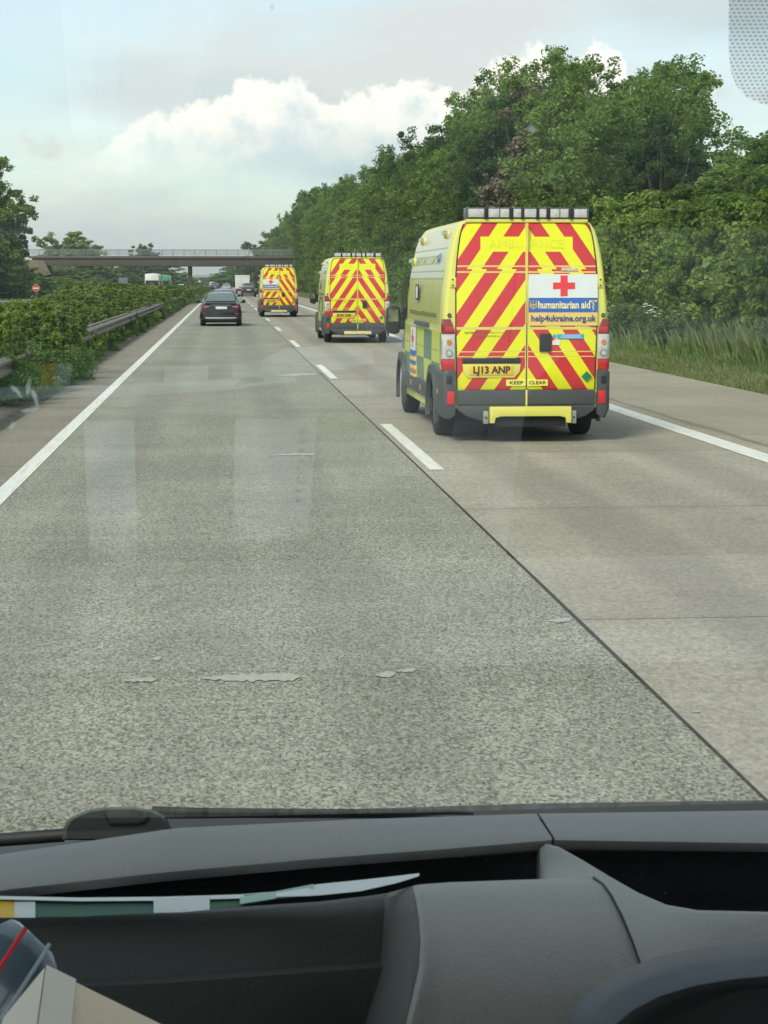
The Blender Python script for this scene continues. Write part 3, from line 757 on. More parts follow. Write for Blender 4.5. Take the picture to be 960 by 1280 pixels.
def build_ambulance(label, plate, sign_side=0, step='bar', keep=True):
    root = thing('ambulance', label, 'ambulance', group='yellow ambulances driving in convoy')
    secs = [(0.0, .955, 2.725), (.015, .975, 2.725), (.05, .992, 2.725), (.11, 1.0, 2.725), (.5, 1.0, 2.73), (2.2, 1.0, 2.745), (3.9, 1.0, 2.74), (4.35, .995, 2.68), (4.7, .985, 2.50), (5.0, .975, 2.15), (5.3, .965, 1.62), (5.5, .955, 1.33), (5.8, .92, 1.16), (5.93, .85, .95), (5.98, .80, .75)]
    rings = []
    for (y, kx, zt) in secs:
        def f(x, z, kx=kx, zt=zt):
            if z > .9 and zt < 2.7: z = .9 + (z - .9) * (zt - .9) / (2.725 - .9)
            elif zt <= .9 and z > .5: z = .5 + (z - .5) * (zt - .5) / 2.2
            return (x * kx, z)
        rings.append(ring_from(HALF, f, y, max(0, 1 - y / 1.2)))
    mb = MB(); mb.loft(rings, cap=False)
    nh = len(HALF); N = len(rings[0])
    for base in (0, (len(rings) - 1) * N):
        for j in range(nh - 1):
            a, b_ = j, j + 1; ma, mb_ = (N - j) % N, (N - j - 1) % N
            q = [base + a, base + b_, base + mb_, base + ma]
            q2 = []
            for i in q:
                if i not in q2: q2.append(i)
            if len(q2) > 2: mb.f.append(tuple(q2))
    body = mb.obj('body', M_VAN, root, smooth=35)
    cut = MB()
    for s in (-1, 1):
        for yc in (1.12, 5.13): cut.disc((s * .66, yc, .36), (s, 0, 0), .44, .44, .6, 28)
    boolean_cut(body, cut)
    body.data.polygons.foreach_set('use_smooth', [True] * len(body.data.polygons))
    try: body.data.set_sharp_from_angle(angle=R(32))
    except Exception: pass
    ub = MB(); ub.box(-.93, .93, .12, 5.8, .27, .43); ub.box(-.64, .64, .3, 5.8, .43, .7)
    ub.tube([(.35, .05, .25), (.35, .9, .25)], .035, 8); ub.box(-.95, .95, 1.05, 1.2, .28, .36); ub.box(-.95, .95, 5.05, 5.2, .28, .36)
    ub.obj('chassis', M_UNDER, root)
    wx = MB()
    for s in (-1, 1):
        for yc in (1.12, 5.13): wx.box(min(s * .665, s * .675), max(s * .665, s * .675), yc - .5, yc + .5, .3, .85)
    wx.obj('wheel_well', M_UNDER, root)
    for s in (-1, 1):
        for yc in (1.12, 5.13): wheel(root, s * 1.0, yc, .35, .235, side=s)
    # ---- rear doors
    hw = [(.64, .845), (1.4, .862), (2.0, .862), (2.3, .84), (2.5, .805), (2.62, .775), (2.655, .75)]
    def door(s):
        d = MB(); zs = [.642, .66, .9, 1.2, 1.395, 1.405, 1.6, 1.8, 2.0, 2.2, 2.35, 2.5, 2.6, 2.64, 2.655]; nx_ = 8
        for z in zs:
            wz = lerp(hw, z)
            for i in range(nx_ + 1):
                u = i / nx_; x = .006 + (wz - .006) * u
                edge = .010 if (i == nx_ or z in (.642, 2.655)) else 0
                d.v.append((s * x, lean(z) - .022 + edge + .012 * u ** 4 - (.004 if 1.395 <= z <= 1.405 else 0), z))
        for r_ in range(len(zs) - 1):
            for i in range(nx_):
                a = r_ * (nx_ + 1) + i; d.f.append((a, a + 1, a + nx_ + 2, a + nx_ + 1))
        return d.obj('rear_door', M_CHEV, root, smooth=30)
    dl_, dr_ = door(-1), door(1)
    for s in (-1, 1):
        gq = MB(); rg_ = []
        for z in (.64, 1.0, 1.4, 1.7, 2.0, 2.2, 2.4, 2.5, 2.58, 2.64):
            wz = lerp(hw, z) + .002; rg_.append([(s * (wz - .004), lean(z) - .006, z), (s * (wz + .010), lean(z) - .006, z), (s * (wz + .010), lean(z) + .03, z), (s * (wz - .004), lean(z) + .03, z)])
        gq.loft(rg_); gq.obj('door_seal', M_BLACK, root)
    gq = MB(); gq.box(-.0022, .0022, -.0275, -.012, .645, 1.45); gq.obj('door_gap', M_UNDER, root)
    # gap line down the middle and lower trim of the doors
    k = MB(); k.box(-.010, .010, -.004, .02, .45, 1.5); k.box(-.010, .010, .004, .12, 1.5, 2.65); k.obj('door_seam', M_PALE, root)
    for s in (-1, 1):
        q = MB(); x0, x1 = sorted((s * .009, s * .85)); q.box(x0, x1, -.045, .01, .462, .638); q.obj('door_kick_strip', M_CLAD, root, bevel=.012)
    q = MB(); q.box(-.011, .011, -.052, -.02, .44, .642); q.obj('door_edge', M_PALE, root, bevel=.004)
    # ---- bumper
    for s in (-1, 1):
        prof = [(.875, .34, .87), (.96, .33, .88), (1.035, .36, .88), (1.05, .40, .87)]
        q = MB(); rings = []
        for (y, wd, zt) in [(-.055, .99, .88), (-.03, 1.025, .885), (.05, 1.045, .89), (.4, 1.05, .90), (.66, 1.05, .92)]:
            rings.append([(s * .872, y, .34), (s * (wd - .05), y, .29), (s * wd, y, .40), (s * wd, y, zt - .04), (s * (wd - .03), y, zt), (s * .872, y, zt)])
        q.loft(rings)
        if s > 0: q.v = [(v[0], v[1], v[2]) for v in q.v]
        bc = q.obj('rear_bumper_corner', M_CLAD, root, bevel=.012)
        rf = MB(); x0, x1 = sorted((s * .885, s * .975)); rf.box(x0, x1, -.066, -.03, .47, .63); rf.obj('reflector', M_REFR, bc, bevel=.008)
        sk = MB(); x0, x1 = sorted((s * .915, s * .985)); sk.box(x0, x1, -.061, -.03, .715, .815); sk.obj('socket', M_BLACK, bc, bevel=.01)
        mk = MB(); mk.box(*sorted((s * 1.045, s * 1.056)), .28, .36, .58, .64); mk.obj('side_marker', M_AMBER, bc, bevel=.004)
    q = MB()
    outline = [(-.845, .455), (.845, .455), (.845, .40), (.74, .325), (.52, .255), (-.52, .255), (-.74, .325), (-.845, .40)]
    q.prism([(x, -.04, z) for x, z in outline], (0, .2, 0)); bm_ = q.obj('rear_bumper', M_CLAD, root, bevel=.01)
    if step == 'bar':
        q = MB(); o = [(-.465, .445), (.535, .445), (.535, .245), (.475, .245), (.465, .31), (.40, .328), (-.33, .328), (-.395, .31), (-.405, .245), (-.465, .245)]
        q.prism([(x, -.17, z) for x, z in o], (0, .10, 0)); q.obj('rear_step', M_PALE, root, bevel=.010)
        q = MB(); q.box(-.40, .47, -.115, -.05, .20, .325); q.obj('step_frame', M_UNDER, root)
        for x in (-.505, .575):
            q = MB(); q.box(x - .03, x + .03, -.12, -.04, .235, .39); br = q.obj('step_bracket', M_STEEL, root, bevel=.006)
            q = MB(); q.disc((x, -.126, .31), (0, 1, 0), .013, .013, .01, 10); q.obj('bolt', M_BLACK, br)
    else:
        q = MB(); q.box(-.43, .43, -.11, -.04, .285, .385); q.obj('rear_step', mat('cream_strip', (.72, .62, .34), .5, var=.2, scale=12), root, bevel=.01)
    # ---- tail lamps: a wedge round the corner
    for s in (-1, 1):
        def lamp(z0, z1, name, mt, par, xo=0.0):
            q = MB(); rg_ = []
            for z in (z0, (z0 + z1) / 2, z1):
                xi = .880 + .05 * max(0, (z - 1.34) / .15) ** 1.5 + xo; wz = 1.034 - .010 * max(0, (z - 1.1))
                rg_.append([(s * xi, -.028 + lean(z), z), (s * .99, -.024 + lean(z), z), (s * (wz - .008), .005, z), (s * (wz + .004), .06, z), (s * (wz), .13 + .02 * (z - .9), z), (s * .9, .13, z), (s * xi, .06, z)])
            q.loft(rg_); return q.obj(name, mt, par, bevel=.006)
        tl = lamp(1.322, 1.50, 'tail_lamp', M_REDD, root); lamp(1.018, 1.318, 'clear_lens', M_CLEAR, tl); lamp(.885, 1.014, 'red_lens', M_REDL, tl)
        def lens_plate(z0, z1, name, mt, y=-.034):
            q = MB(); q.box(*sorted((s * .895, s * 1.0)), y, y + .02, z0, z1); return q.obj(name, mt, tl, bevel=.006)
        lens_plate(1.345, 1.41, 'red_lens', M_REDL)
        q = MB(); q.disc((s * .948, -.036, 1.09), (0, 1, 0), .045, .045, .01, 18); ci = q.obj('reversing_lamp', M_CHROME, tl)
        q = MB(); q.disc((s * .948, -.040, 1.09), (0, 1, 0), .026, .026, .006, 14); q.obj('bulb', M_CLEAR, ci)
        q = MB(); q.disc((s * .948, -.034, 1.22), (0, 1, 0), .032, .032, .008, 14); q.obj('indicator_bulb', M_AMBER, tl)
        q = MB(); q.disc((s * .945, .005, 1.545), (0, 1, 0), .026, .026, -.014, 14); h_ = q.obj('vent_plug', M_BLACK, root)
        q = MB(); q.disc((s * .945, -.010, 1.545), (0, 1, 0), .010, .010, -.004, 10); q.obj('plug_centre', M_STEEL, h_)
        q = MB(); q.box(*sorted((s * .862, s * .935)), .01 + lean(1.94) - .03, .04 + lean(1.94), 1.88, 2.0); hi = q.obj('door_hinge', M_PALE, root, bevel=.008)
        q = MB()
        for z in (1.905, 1.975): q.disc((s * .905, lean(1.94) - .021, z), (0, 1, 0), .010, .010, -.005, 8)
        q.obj('hinge_bolt', M_BLACK, hi)
    # ---- light bar
    y0 = lean(2.7) - .06
    q = MB(); q.box(-.745, .765, y0 + .02, y0 + .22, 2.695, 2.838); lb = q.obj('light_bar', M_SMOKE, root, bevel=.012)
    segs = [(-.715, -.52), (-.47, -.335), (-.325, -.215), (-.165, -.065), (-.04, .12), (.145, .24), (.285, .40), (.41, .51), (.58, .74)]
    for (a, b_) in segs:
        q = MB(); q.box(a, b_, y0 + .004, y0 + .03, 2.72, 2.822); q.obj('lamp_lens', M_CLEAR, lb, bevel=.010)
    q = MB()
    for x in (-.495, -.19, -.052, .132, .262, .545): q.box(x - .018, x + .018, y0 - .004, y0 + .04, 2.70, 2.836)
    q.obj('lamp_divider', M_BLACK, lb, bevel=.003)
    q = MB(); q.box(-.74, .75, y0 + .02, y0 + .18, 2.66, 2.70); q.obj('light_bar_base', M_PALE, root, bevel=.008)
    # ---- handle, plate, stickers on the doors
    q = MB(); q.box(.155, .30, -.052, -.018, 1.105, 1.325); hd = q.obj('door_handle', M_BLACK, dr_, bevel=.035, seg=3)

    q = MB(); q.box(-.79, -.075, -.045, -.02, .965, 1.03); q.obj('plate_lamp_bar', M_BLACK, dl_, bevel=.012)
    q = MB(); q.prism([(x, -.032, z) for x, z in ((-.785, .962), (-.07, .962), (-.085, .86), (-.15, .79), (-.72, .79), (-.775, .86))], (0, .012, 0)); q.obj('plate_recess', M_PALE, dl_, bevel=.006)
    q = MB(); q.box(-.70, -.165, -.042, -.031, .825, .940); pl = q.obj('number_plate', M_PLATE, dl_, bevel=.004)
    text('plate_lettering', plate, .118, M_INK, pl, (-.432, -.0445, .882), (R(90), 0, 0), width=.455, bold=.004)
    if keep:
        for (x0, x1, w_, cx) in ((-.25, -.012, 'KEEP', -.125), (.010, .262, 'CLEAR', .135)):
            q = MB(); q.box(x0, x1, -.036, -.024, .690, .765); kp = q.obj('sticker', M_STICK, dl_ if x0 < 0 else dr_)
            text('sticker_lettering', w_, .055, M_INK, kp, (cx, -.0375, .727), (R(90), 0, 0), width=.17 if w_ == 'KEEP' else .21, bold=.001)
    q = MB(); q.prism([(x, -.0285, z) for x, z in ((.745, .735), (.81, .80), (.745, .865), (.68, .80))], (0, .006, 0)); q.obj('green_diamond', M_GREEN, dr_)
    for (z, w_, bd) in ((1.335, 'PATIENT TREATMENT IS A PRIORITY', .66), (1.292, 'PLEASE KNOCK & WAIT', .40)):
        text('door_notice', w_, .032, M_FINK, dl_, (-.43, -.0245, z), (R(90), 0, 0), width=bd)
    text('ghost_lettering', 'AMBULANCE', .15, M_GHOST, dl_, (0.0, lean(2.4) - .0240, 2.40), (R(90) - .14, 0, 0), width=.92)
    def board(x0, x1, z0, z1, name, mt, par, off):
        q = MB(); zs = [z0 + (z1 - z0) * i / 4 for i in range(5)]
        rg_ = []
        for z in zs: rg_.append([(x0, lean(z) - off, z), (x1, lean(z) - off + .004, z), (x1, lean(z) - off + .010, z), (x0, lean(z) - off + .006, z)])
        q.loft(rg_); return q.obj(name, mt, par)
    if sign_side:
        s = sign_side; par = dr_ if s > 0 else dl_
        x0, x1 = (.020, .868) if s > 0 else (-.86, -.02); cx = (x0 + x1) / 2
        z_ = 0 if s > 0 else -.05
        wb = board(x0, x1, 1.755, 2.04, 'aid_sign', M_WHITE, par, .034)
        board(cx - .045 + .01, cx + .045 + .01, 1.775, 2.025, 'red_cross', M_RED, wb, .0365)
        board(cx - .135 + .01, cx - .0445 + .01, 1.86, 1.94, 'red_cross', M_RED, wb, .0365); board(cx + .0545, cx + .145, 1.86, 1.94, 'red_cross', M_RED, wb, .0365)
        bb = board(x0, x1, 1.582, 1.752, 'blue_band', M_BLUE, par, .034)
        text('aid_lettering', 'humanitarian aid', .125, M_CREAM, bb, (cx + .01, lean(1.66) - .0375, 1.667), (R(90) - .03, 0, 0), width=.64, bold=.0035)
        ob = board(x0, x1, 1.420, 1.579, 'sand_band', M_SAND, par, .034)
        text('address_lettering', 'help4ukraine.org.uk', .105, M_NAVY, ob, (cx, lean(1.5) - .0375, 1.505), (R(90), 0, 0), width=.80, bold=.0025)
        # trident emblem at the left of the blue band
        tx = x0 + .055; em = MB(); yy = lean(1.67) - .039
        def bar(pts, wd):
            for (a, b_) in zip(pts, pts[1:]):
                a, b_ = Vector((a[0], yy, a[1])), Vector((b_[0], yy, b_[1])); n_ = (b_ - a).cross(Vector((0, 1, 0))).normalized() * wd / 2
                em.prism([a - n_, b_ - n_, b_ + n_, a + n_], (0, .003, 0))
        bar([(tx, 1.725), (tx, 1.61)], .010); bar([(tx - .035, 1.722), (tx - .037, 1.64), (tx + .037, 1.64), (tx + .035, 1.722)], .010)
        bar([(tx - .035, 1.70), (tx - .017, 1.655), (tx, 1.70), (tx + .017, 1.655), (tx + .035, 1.70)], .007); bar([(tx - .02, 1.64), (tx, 1.612), (tx + .02, 1.64)], .008)
        em.obj('trident_emblem', M_SAND, bb)
        em = MB(); tx = x1 - .055
        bar([(tx, 1.73), (tx, 1.605)], .010); bar([(tx - .045, 1.722), (tx - .012, 1.712), (tx + .012, 1.712), (tx + .045, 1.722)], .014)
        bar([(tx - .034, 1.706), (tx + .034, 1.706)], .008)
        bar([(tx - .018, 1.69), (tx + .016, 1.672), (tx - .014, 1.652), (tx + .010, 1.634), (tx, 1.62)], .007)
        em.obj('serpent_staff_emblem', M_CREAM, bb)
    if step == 'bar':
        q = MB(); q.box(.375, .70, -.030, -.021, 1.258, 1.318); bs = q.obj('blue_sticker', M_SKYB, dr_)
        q = MB(); q.box(.41, .665, -.032, -.0285, 1.274, 1.280); q.box(.43, .65, -.032, -.0285, 1.290, 1.296); q.box(.39, .68, -.032, -.0285, 1.304, 1.308); q.obj('sticker_line', M_WHITE, bs)
        q = MB(); q.disc((.342, -.0225, 1.290), (0, 1, 0), .024, .024, -.006, 16); q.obj('blue_sticker', M_SKYB, dr_)
        q = MB(); q.box(.315, .41, -.029, -.021, 1.185, 1.238); q.obj('white_sticker', M_WHITE, dr_)
        q = MB(); q.box(.42, .62, lean(2.1) - .033, lean(2.1) - .018, 2.082, 2.118); q.obj('door_label', mat('pale_pink_label', (.72, .55, .50), .6, var=.2, scale=40), dr_)
    # ---- left and right flanks
    for s in (-1, 1):
        for yc in (1.12, 5.13):
            q = MB(); n = 18; rg_ = []
            for k in range(n + 1):
                a = R(-18) + R(216) * k / n
                ca, sa = math.cos(a), math.sin(a)
                rg_.append([(s * 1.005, yc + ca * .435, .37 + sa * .435), (s * 1.058, yc + ca * .44, .37 + sa * .44), (s * 1.055, yc + ca * .535, .37 + sa * .535), (s * 1.005, yc + ca * .545, .37 + sa * .545)])
            q.loft(rg_); q.obj('wheel_arch', M_CLAD, root, smooth=50)
        q = MB(); q.box(*sorted((s * .96, s * 1.045)), 1.62, 4.62, .44, .64); cl_ = q.obj('side_cladding', M_CLAD, root, bevel=.015)
        q = MB()
        for yy in (2.3, 3.5): q.box(*sorted((s * 1.04, s * 1.052)), yy, yy + .09, .50, .58)
        q.obj('side_marker', M_AMBER, cl_, bevel=.004)
        q = MB(); q.box(*sorted((s * .93, s * 1.0)), 1.62, 4.62, .32, .44); q.obj('sill', M_PALE, root, bevel=.01)
        # door mirror
        q = MB(); q.prism([(s * x, 5.02, z) for x, z in ((1.06, 1.20), (1.05, 1.52), (1.08, 1.585), (1.20, 1.60), (1.255, 1.55), (1.27, 1.25), (1.22, 1.19), (1.12, 1.17))], (0, .15, 0)); mi = q.obj('door_mirror', M_BLACK, root, bevel=.025, seg=3)
        q = MB(); q.prism([(s * x, 5.012, z) for x, z in ((1.085, 1.36), (1.085, 1.54), (1.20, 1.565), (1.235, 1.53), (1.24, 1.36))], (0, .012, 0)); q.obj('mirror_face', M_MIRR, mi)
        q = MB(); q.box(*sorted((s * .93, s * 1.08)), 5.05, 5.14, 1.24, 1.50); q.obj('mirror_arm', M_BLACK, mi, bevel=.02)
        q = MB(); q.prism([(s * 1.012, a, b_) for a, b_ in ((4.40, 1.42), (5.25, 1.42), (5.05, 1.85), (4.85, 2.0), (4.40, 2.02))], (s * .012, 0, 0)); q.obj('cab_window', M_GLASS, root)
        # blue lamp pods and yellow beacons high on the flank
        for (yy, zz) in ((.78, 2.53), (3.35, 2.50), (4.05, 2.22)):
            q = MB(); xw = lerp([(2.15, .955), (2.3, .93), (2.46, .895), (2.58, .855)], zz)
            q.disc((s * (xw - .01), yy, zz), (s, 0, .12), .065, .05, .055, 14); bc_ = q.obj('side_beacon', mat('beacon_yellow', (.70, .60, .04), .4), root, smooth=35)
            q = MB(); q.disc((s * (xw + .03), yy - .03, zz + .015), (s * .8, -.6, .1), .035, .028, .05, 12); q.obj('beacon_lens', M_CHROME, bc_, smooth=35)
        q = MB(); xw = .945; q.disc((s * (xw - .02), .98, 2.24), (s, 0, 0), .075, .04, .05, 14); q.obj('blue_lamp', mat('blue_grey_lens', (.16, .22, .30), .15, coat=.6), root, smooth=35)
        if s < 0:
            q = MB(); q.box(-1.035, -1.02, 2.75, 3.1, 1.70, 1.92); wn = q.obj('side_window', M_GLASS, root, bevel=.004)
            q = MB(); q.box(-1.041, -1.034, 2.80, 2.95, 1.73, 1.88); q.obj('window_notice', M_WHITE, wn)
            q = MB(); q.box(-1.06, -1.0, 1.5, 3.0, 1.365, 1.425); st_ = q.obj('rail', M_CLAD, root, bevel=.01)
            q = MB(); rr_ = random.Random(4)
            yy = .75
            while yy < 3.9:
                l_ = rr_.uniform(.025, .05); q.box(-1.025, -1.010, yy, yy + l_, 1.505, 1.505 + rr_.uniform(.035, .055)); yy += l_ + rr_.uniform(.012, .03)
            q.obj('flank_lettering', M_FINK, root)
            gt = text('ghost_lettering', 'EMERGENCY SUPPORT', .17, mat('ghost_letter_green', (.46, .50, .30), .5, var=.1), root, (0, 0, 0), (0, 0, 0), width=2.9)
            gm = gt.data; gm.transform(Matrix.Rotation(R(90), 4, 'X')); gm.transform(Matrix.Rotation(R(-90), 4, 'Z'))
            for v in gm.vertices:
                z = 2.22 + v.co.z; v.co = (-(lerp([(2.1, .962), (2.15, .957), (2.3, .932), (2.4, .912)], z) + .001 - v.co.x * 1.0), 2.35 + v.co.y, z)
            if step == 'bar':
                sb = MB(); sb.box(-1.032, -1.0, 3.15, 3.75, 1.00, 1.32); so = sb.obj('side_sign', M_WHITE, root)
                q = MB(); q.box(-1.036, -1.031, 3.40, 3.50, 1.04, 1.28); q.box(-1.0355, -1.0312, 3.30, 3.60, 1.12, 1.20); q.obj('red_cross', M_RED, so)
                for (z0, z1, mt) in ((.92, .997, M_BLUE), (.86, .917, M_SAND), (.80, .857, M_BLUE), (.74, .797, M_SAND), (.68, .737, mat('mauve_print', (.35, .22, .22), .5)), (.63, .677, M_SAND)):
                    q = MB(); q.box(-1.038, -1.0, 3.15, 3.75, z0, z1); q.obj('side_band', mt, so)
        # front: windscreen and headlamps
    q = MB(); q.sheet([(-.86, 5.42, 1.52), (.86, 5.42, 1.52), (.80, 4.97, 2.27), (-.80, 4.97, 2.27)]); q.obj('windscreen', M_GLASS, root)
    for s in (-1, 1):
        q = MB(); q.disc((s * .72, 5.86, .92), (0, 1, 0), .12, .10, .06, 14); q.obj('headlamp', M_CLEAR, root)
    return root
A1 = build_ambulance('nearest yellow ambulance with a white red-cross sign on its right rear door, plate LJ13 ANP', 'LJ13 ANP', 1, 'bar')
Y1 = 21.75; A1.location = (P(657.3, 500, Y1).x, Y1, 0)
A2 = build_ambulance('middle ambulance whose red and yellow striped rear doors carry no white sign', 'EU54 OAK', 0, 'strip')
Y2 = 57.0; A2.location = (P(447.0, 380, Y2).x, Y2, 0)
A3 = build_ambulance('farthest ambulance with the white red-cross sign on its left rear door', 'LJ13 ANR', -1, 'strip', False)
Y3 = 98.5; A3.location = (P(348.8, 380, Y3).x, Y3, 0)
# ================================================================== cars and lorries
def car_paint(name, c): return mat(name, c, .28, .35, var=.06, scale=2, coat=.8)
def trap(y, wb, wt, zb, zt, r=.12):
    """rounded trapezoid ring"""
    h = zt - zb; k = min(r, h * .4)
    half = [(0, zb), (wb * .8, zb), (wb - k * .3, zb + k * .3), (wb, zb + k), (wb + (wt - wb) * .5, zb + h * .55), (wt, zt - k), (wt - k * .4, zt - k * .3), (wt - k * 1.4, zt), (0, zt + .02 * h)]
    return [(x, y, z) for x, z in half] + [(-x, y, z) for x, z in reversed(half[1:-1])]
def build_car(name, label, cat, paint, kind='sedan', group=None, glass=None, plate='white', chrome=True, loc=(0, 0, 0), rz=0):
    glass = glass or mat('sky_sheen_window', (.20, .25, .25), .08, .55, var=.1)  # pale, partly metallic colour imitates sky reflected in the panes
    root = thing(name, label, cat, loc, rz, group)
    if kind == 'sedan':
        low = [(0, .80, .74, .34, .80), (.05, .88, .80, .26, .93), (.16, .915, .84, .22, 1.0), (.5, .93, .85, .20, 1.02), (1.0, .935, .87, .18, .99), (2.5, .935, .88, .18, .97), (3.7, .93, .87, .18, .95), (4.4, .90, .83, .2, .84), (4.8, .82, .7, .25, .72), (4.88, .74, .6, .32, .62)]
        cab = [(.55, .74, .70, .90, 1.03), (.95, .80, .66, .90, 1.22), (1.35, .82, .60, .90, 1.38), (1.8, .83, .585, .9, 1.445), (2.4, .83, .585, .9, 1.455), (2.9, .83, .61, .9, 1.37), (3.6, .82, .72, .9, .97)]
        rw = [(-.66, .60, 1.045), (.66, .60, 1.045), (.545, 1.30, 1.385), (-.545, 1.30, 1.385)]; rwo = -.028; lampz = (.765, .90); W = .935; ywh = (.92, 3.9); rad = .335
        lamps = (.42, .79); plz = .80; fw = [(-.68, 3.55, 1.01), (.68, 3.55, 1.01), (.56, 2.9, 1.38), (-.56, 2.9, 1.38)]
    else:
        low = [(0, .82, .80, .42, .98), (.05, .90, .86, .32, 1.08), (.2, .94, .88, .28, 1.12), (1.0, .95, .90, .26, 1.10), (2.6, .95, .90, .26, 1.06), (3.6, .94, .88, .26, 1.02), (4.2, .9, .8, .28, .92), (4.5, .8, .7, .35, .75)]
        cab = [(.10, .80, .74, 1.0, 1.12), (.22, .82, .68, 1.0, 1.50), (.42, .83, .66, 1.0, 1.64), (1.2, .84, .66, 1.0, 1.69), (2.3, .84, .66, 1.0, 1.67), (2.8, .83, .66, 1.0, 1.56), (3.5, .82, .75, 1.0, 1.05)]
        rw = [(-.68, .09, 1.14), (.68, .09, 1.14), (.60, .27, 1.52), (-.60, .27, 1.52)]; rwo = -.03; lampz = (.86, 1.06); W = .95; ywh = (.85, 3.5); rad = .35
        lamps = (.55, .86); plz = .88; fw = [(-.7, 3.45, 1.10), (.7, 3.45, 1.10), (.62, 2.82, 1.54), (-.62, 2.82, 1.54)]
    mb = MB(); mb.loft([trap(*a) for a in low]); body = mb.obj('body', paint, root, smooth=40)
    cut = MB()
    for s in (-1, 1):
        for yc in ywh: cut.disc((s * .68, yc, rad), (s, 0, 0), rad + .06, rad + .06, .5, 24)
    boolean_cut(body, cut); body.data.polygons.foreach_set('use_smooth', [True] * len(body.data.polygons))
    try: body.data.set_sharp_from_angle(angle=R(32))
    except Exception: pass
    mb = MB(); mb.loft([trap(*a, r=.10) for a in cab]); mb.obj('cabin', paint, root, smooth=40)
    def pane(pts, name, off):
        a, b_, c = (Vector(p) for p in pts[:3]); n_ = (b_ - a).cross(c - a).normalized() * off
        q = MB(); q.prism([Vector(p) + n_ for p in pts], n_ * -.6); return q.obj(name, glass, root, bevel=.004)
    pane(rw, 'rear_window', .045 if kind == 'sedan' else .03)
    pane(fw, 'windscreen', -.03)
    for s in (-1, 1):
        zb, zt = (.985, 1.36) if kind == 'sedan' else (1.12, 1.56)
        y0, y1 = (1.15, 3.1) if kind == 'sedan' else (.5, 3.0)
        q = MB(); wb = cab[3][1]; wt = cab[3][2]
        def wx_(z): u = (z - cab[3][3]) / (cab[3][4] - cab[3][3]); return wb + (wt - wb) * u + .03
        q.add([(s * wx_(zb), y0 - .25, zb), (s * wx_(zb), y1 + .25, zb), (s * wx_(zt), y1 - .3, zt), (s * wx_(zt), y0 + .25, zt),
               (s * (wx_(zb) - .06), y0 - .25, zb), (s * (wx_(zb) - .06), y1 + .25, zb), (s * (wx_(zt) - .06), y1 - .3, zt), (s * (wx_(zt) - .06), y0 + .25, zt)], [(0, 1, 2, 3), (7, 6, 5, 4), (0, 4, 5, 1), (1, 5, 6, 2), (2, 6, 7, 3), (3, 7, 4, 0)])
        q.obj('side_window', glass, root)
        for yc in ywh: wheel(root, s * (W - .03), yc, rad, .22, side=s)
        q = MB(); q.prism([(s * x, -.012 + (.035 if kind == 'sedan' else .02), z) for x, z in ((lamps[0], lampz[0] + .03), (lamps[1] - .02, lampz[0]), (lamps[1] + .03, lampz[1] - .03), (lamps[1] - .02, lampz[1]), (lamps[0], lampz[1] - .02))], (0, .12, 0)); tl = q.obj('tail_lamp', M_REDD, root, bevel=.01)
        q = MB(); q.box(*sorted((s * (lamps[0] + .08), s * (lamps[1] - .08))), .012 if kind == 'sedan' else -.003, .04, lampz[0] + .045, lampz[0] + .09); q.obj('lamp_lens', mat('pink_lens', (.70, .25, .25), .2), tl)
        my = cab[5][0] - (.15 if kind == 'sedan' else .1); mz = 1.03 if kind == 'sedan' else 1.15
        q = MB(); q.prism([(s * x, my, mz + z) for x, z in ((.93, -.05), (.94, .06), (.99, .10), (1.09, .09), (1.12, .02), (1.08, -.05), (1.0, -.07))], (0, .12, 0)); mi = q.obj('door_mirror', M_BLACK, root, bevel=.02)
        q = MB(); q.box(*sorted((s * .84, s * .95)), my + .04, my + .09, mz - .05, mz); q.obj('mirror_arm', M_BLACK, mi)
        q = MB(); q.box(*sorted((s * .60, s * .80)), -.018 if kind == 'sedan' else -.02, .02, .52, .575); q.obj('reflector', M_REDD, root, bevel=.006)
    pm_ = M_WHITE if plate == 'white' else M_PLATE
    q = MB(); q.box(-.26, .26, -.012 if kind == 'sedan' else -.015, .03, plz - .06, plz + .055); pl = q.obj('number_plate', pm_, root, bevel=.004)
    q = MB(); q.box(-.26, -.215, -.016 if kind == 'sedan' else -.019, -.005, plz - .055, plz + .05); q.obj('plate_band', M_BLUE, pl)
    q = MB(); q.prism([(x, -.030, z) for x, z in ((-.74, .50), (.74, .50), (.78, .38), (.66, .24), (-.66, .24), (-.78, .38))], (0, .06, 0)); q.obj('rear_bumper', M_BLACK, root, bevel=.015)
    if chrome:
        q = MB(); q.prism([(x, -.045, z) for x, z in ((-.66, .395), (.66, .395), (.70, .34), (.50, .315), (-.50, .315), (-.70, .34))], (0, .03, 0)); q.obj('chrome_strip', M_CHROME, root, bevel=.006)
    q = MB(); q.box(-.85, .85, .15, 4.4, .16, .3); q.obj('underbody', M_UNDER, root)
    if kind == 'sedan':
        q = MB(); q.prism([(-.62, .03, .985), (.62, .03, .985), (.70, .14, 1.032), (-.70, .14, 1.032)], (0, .05, .004)); q.obj('boot_edge', paint, root, bevel=.008)
        q = MB(); q.box(-.42, .42, .005, .03, .905, .925); q.obj('boot_trim', M_CHROME, root)
    for s in (-1, 1):
        q = MB(); yf = low[-1][0]; q.box(*sorted((s * .48, s * .74)), yf - .14, yf + .01, .55 if kind == 'sedan' else .68, .66 if kind == 'sedan' else .82); q.obj('headlamp', M_CLEAR, root, bevel=.02)
    return root
def at(px, Y): return P(px, 380, Y).x
Yc = 78.8
sedan = build_car('sedan_car', 'black saloon car with a chrome bumper strip in the left lane, nearest of the cars', 'car', car_paint('black_paint', (.012, .013, .016)), loc=(at(276, Yc), Yc, 0))
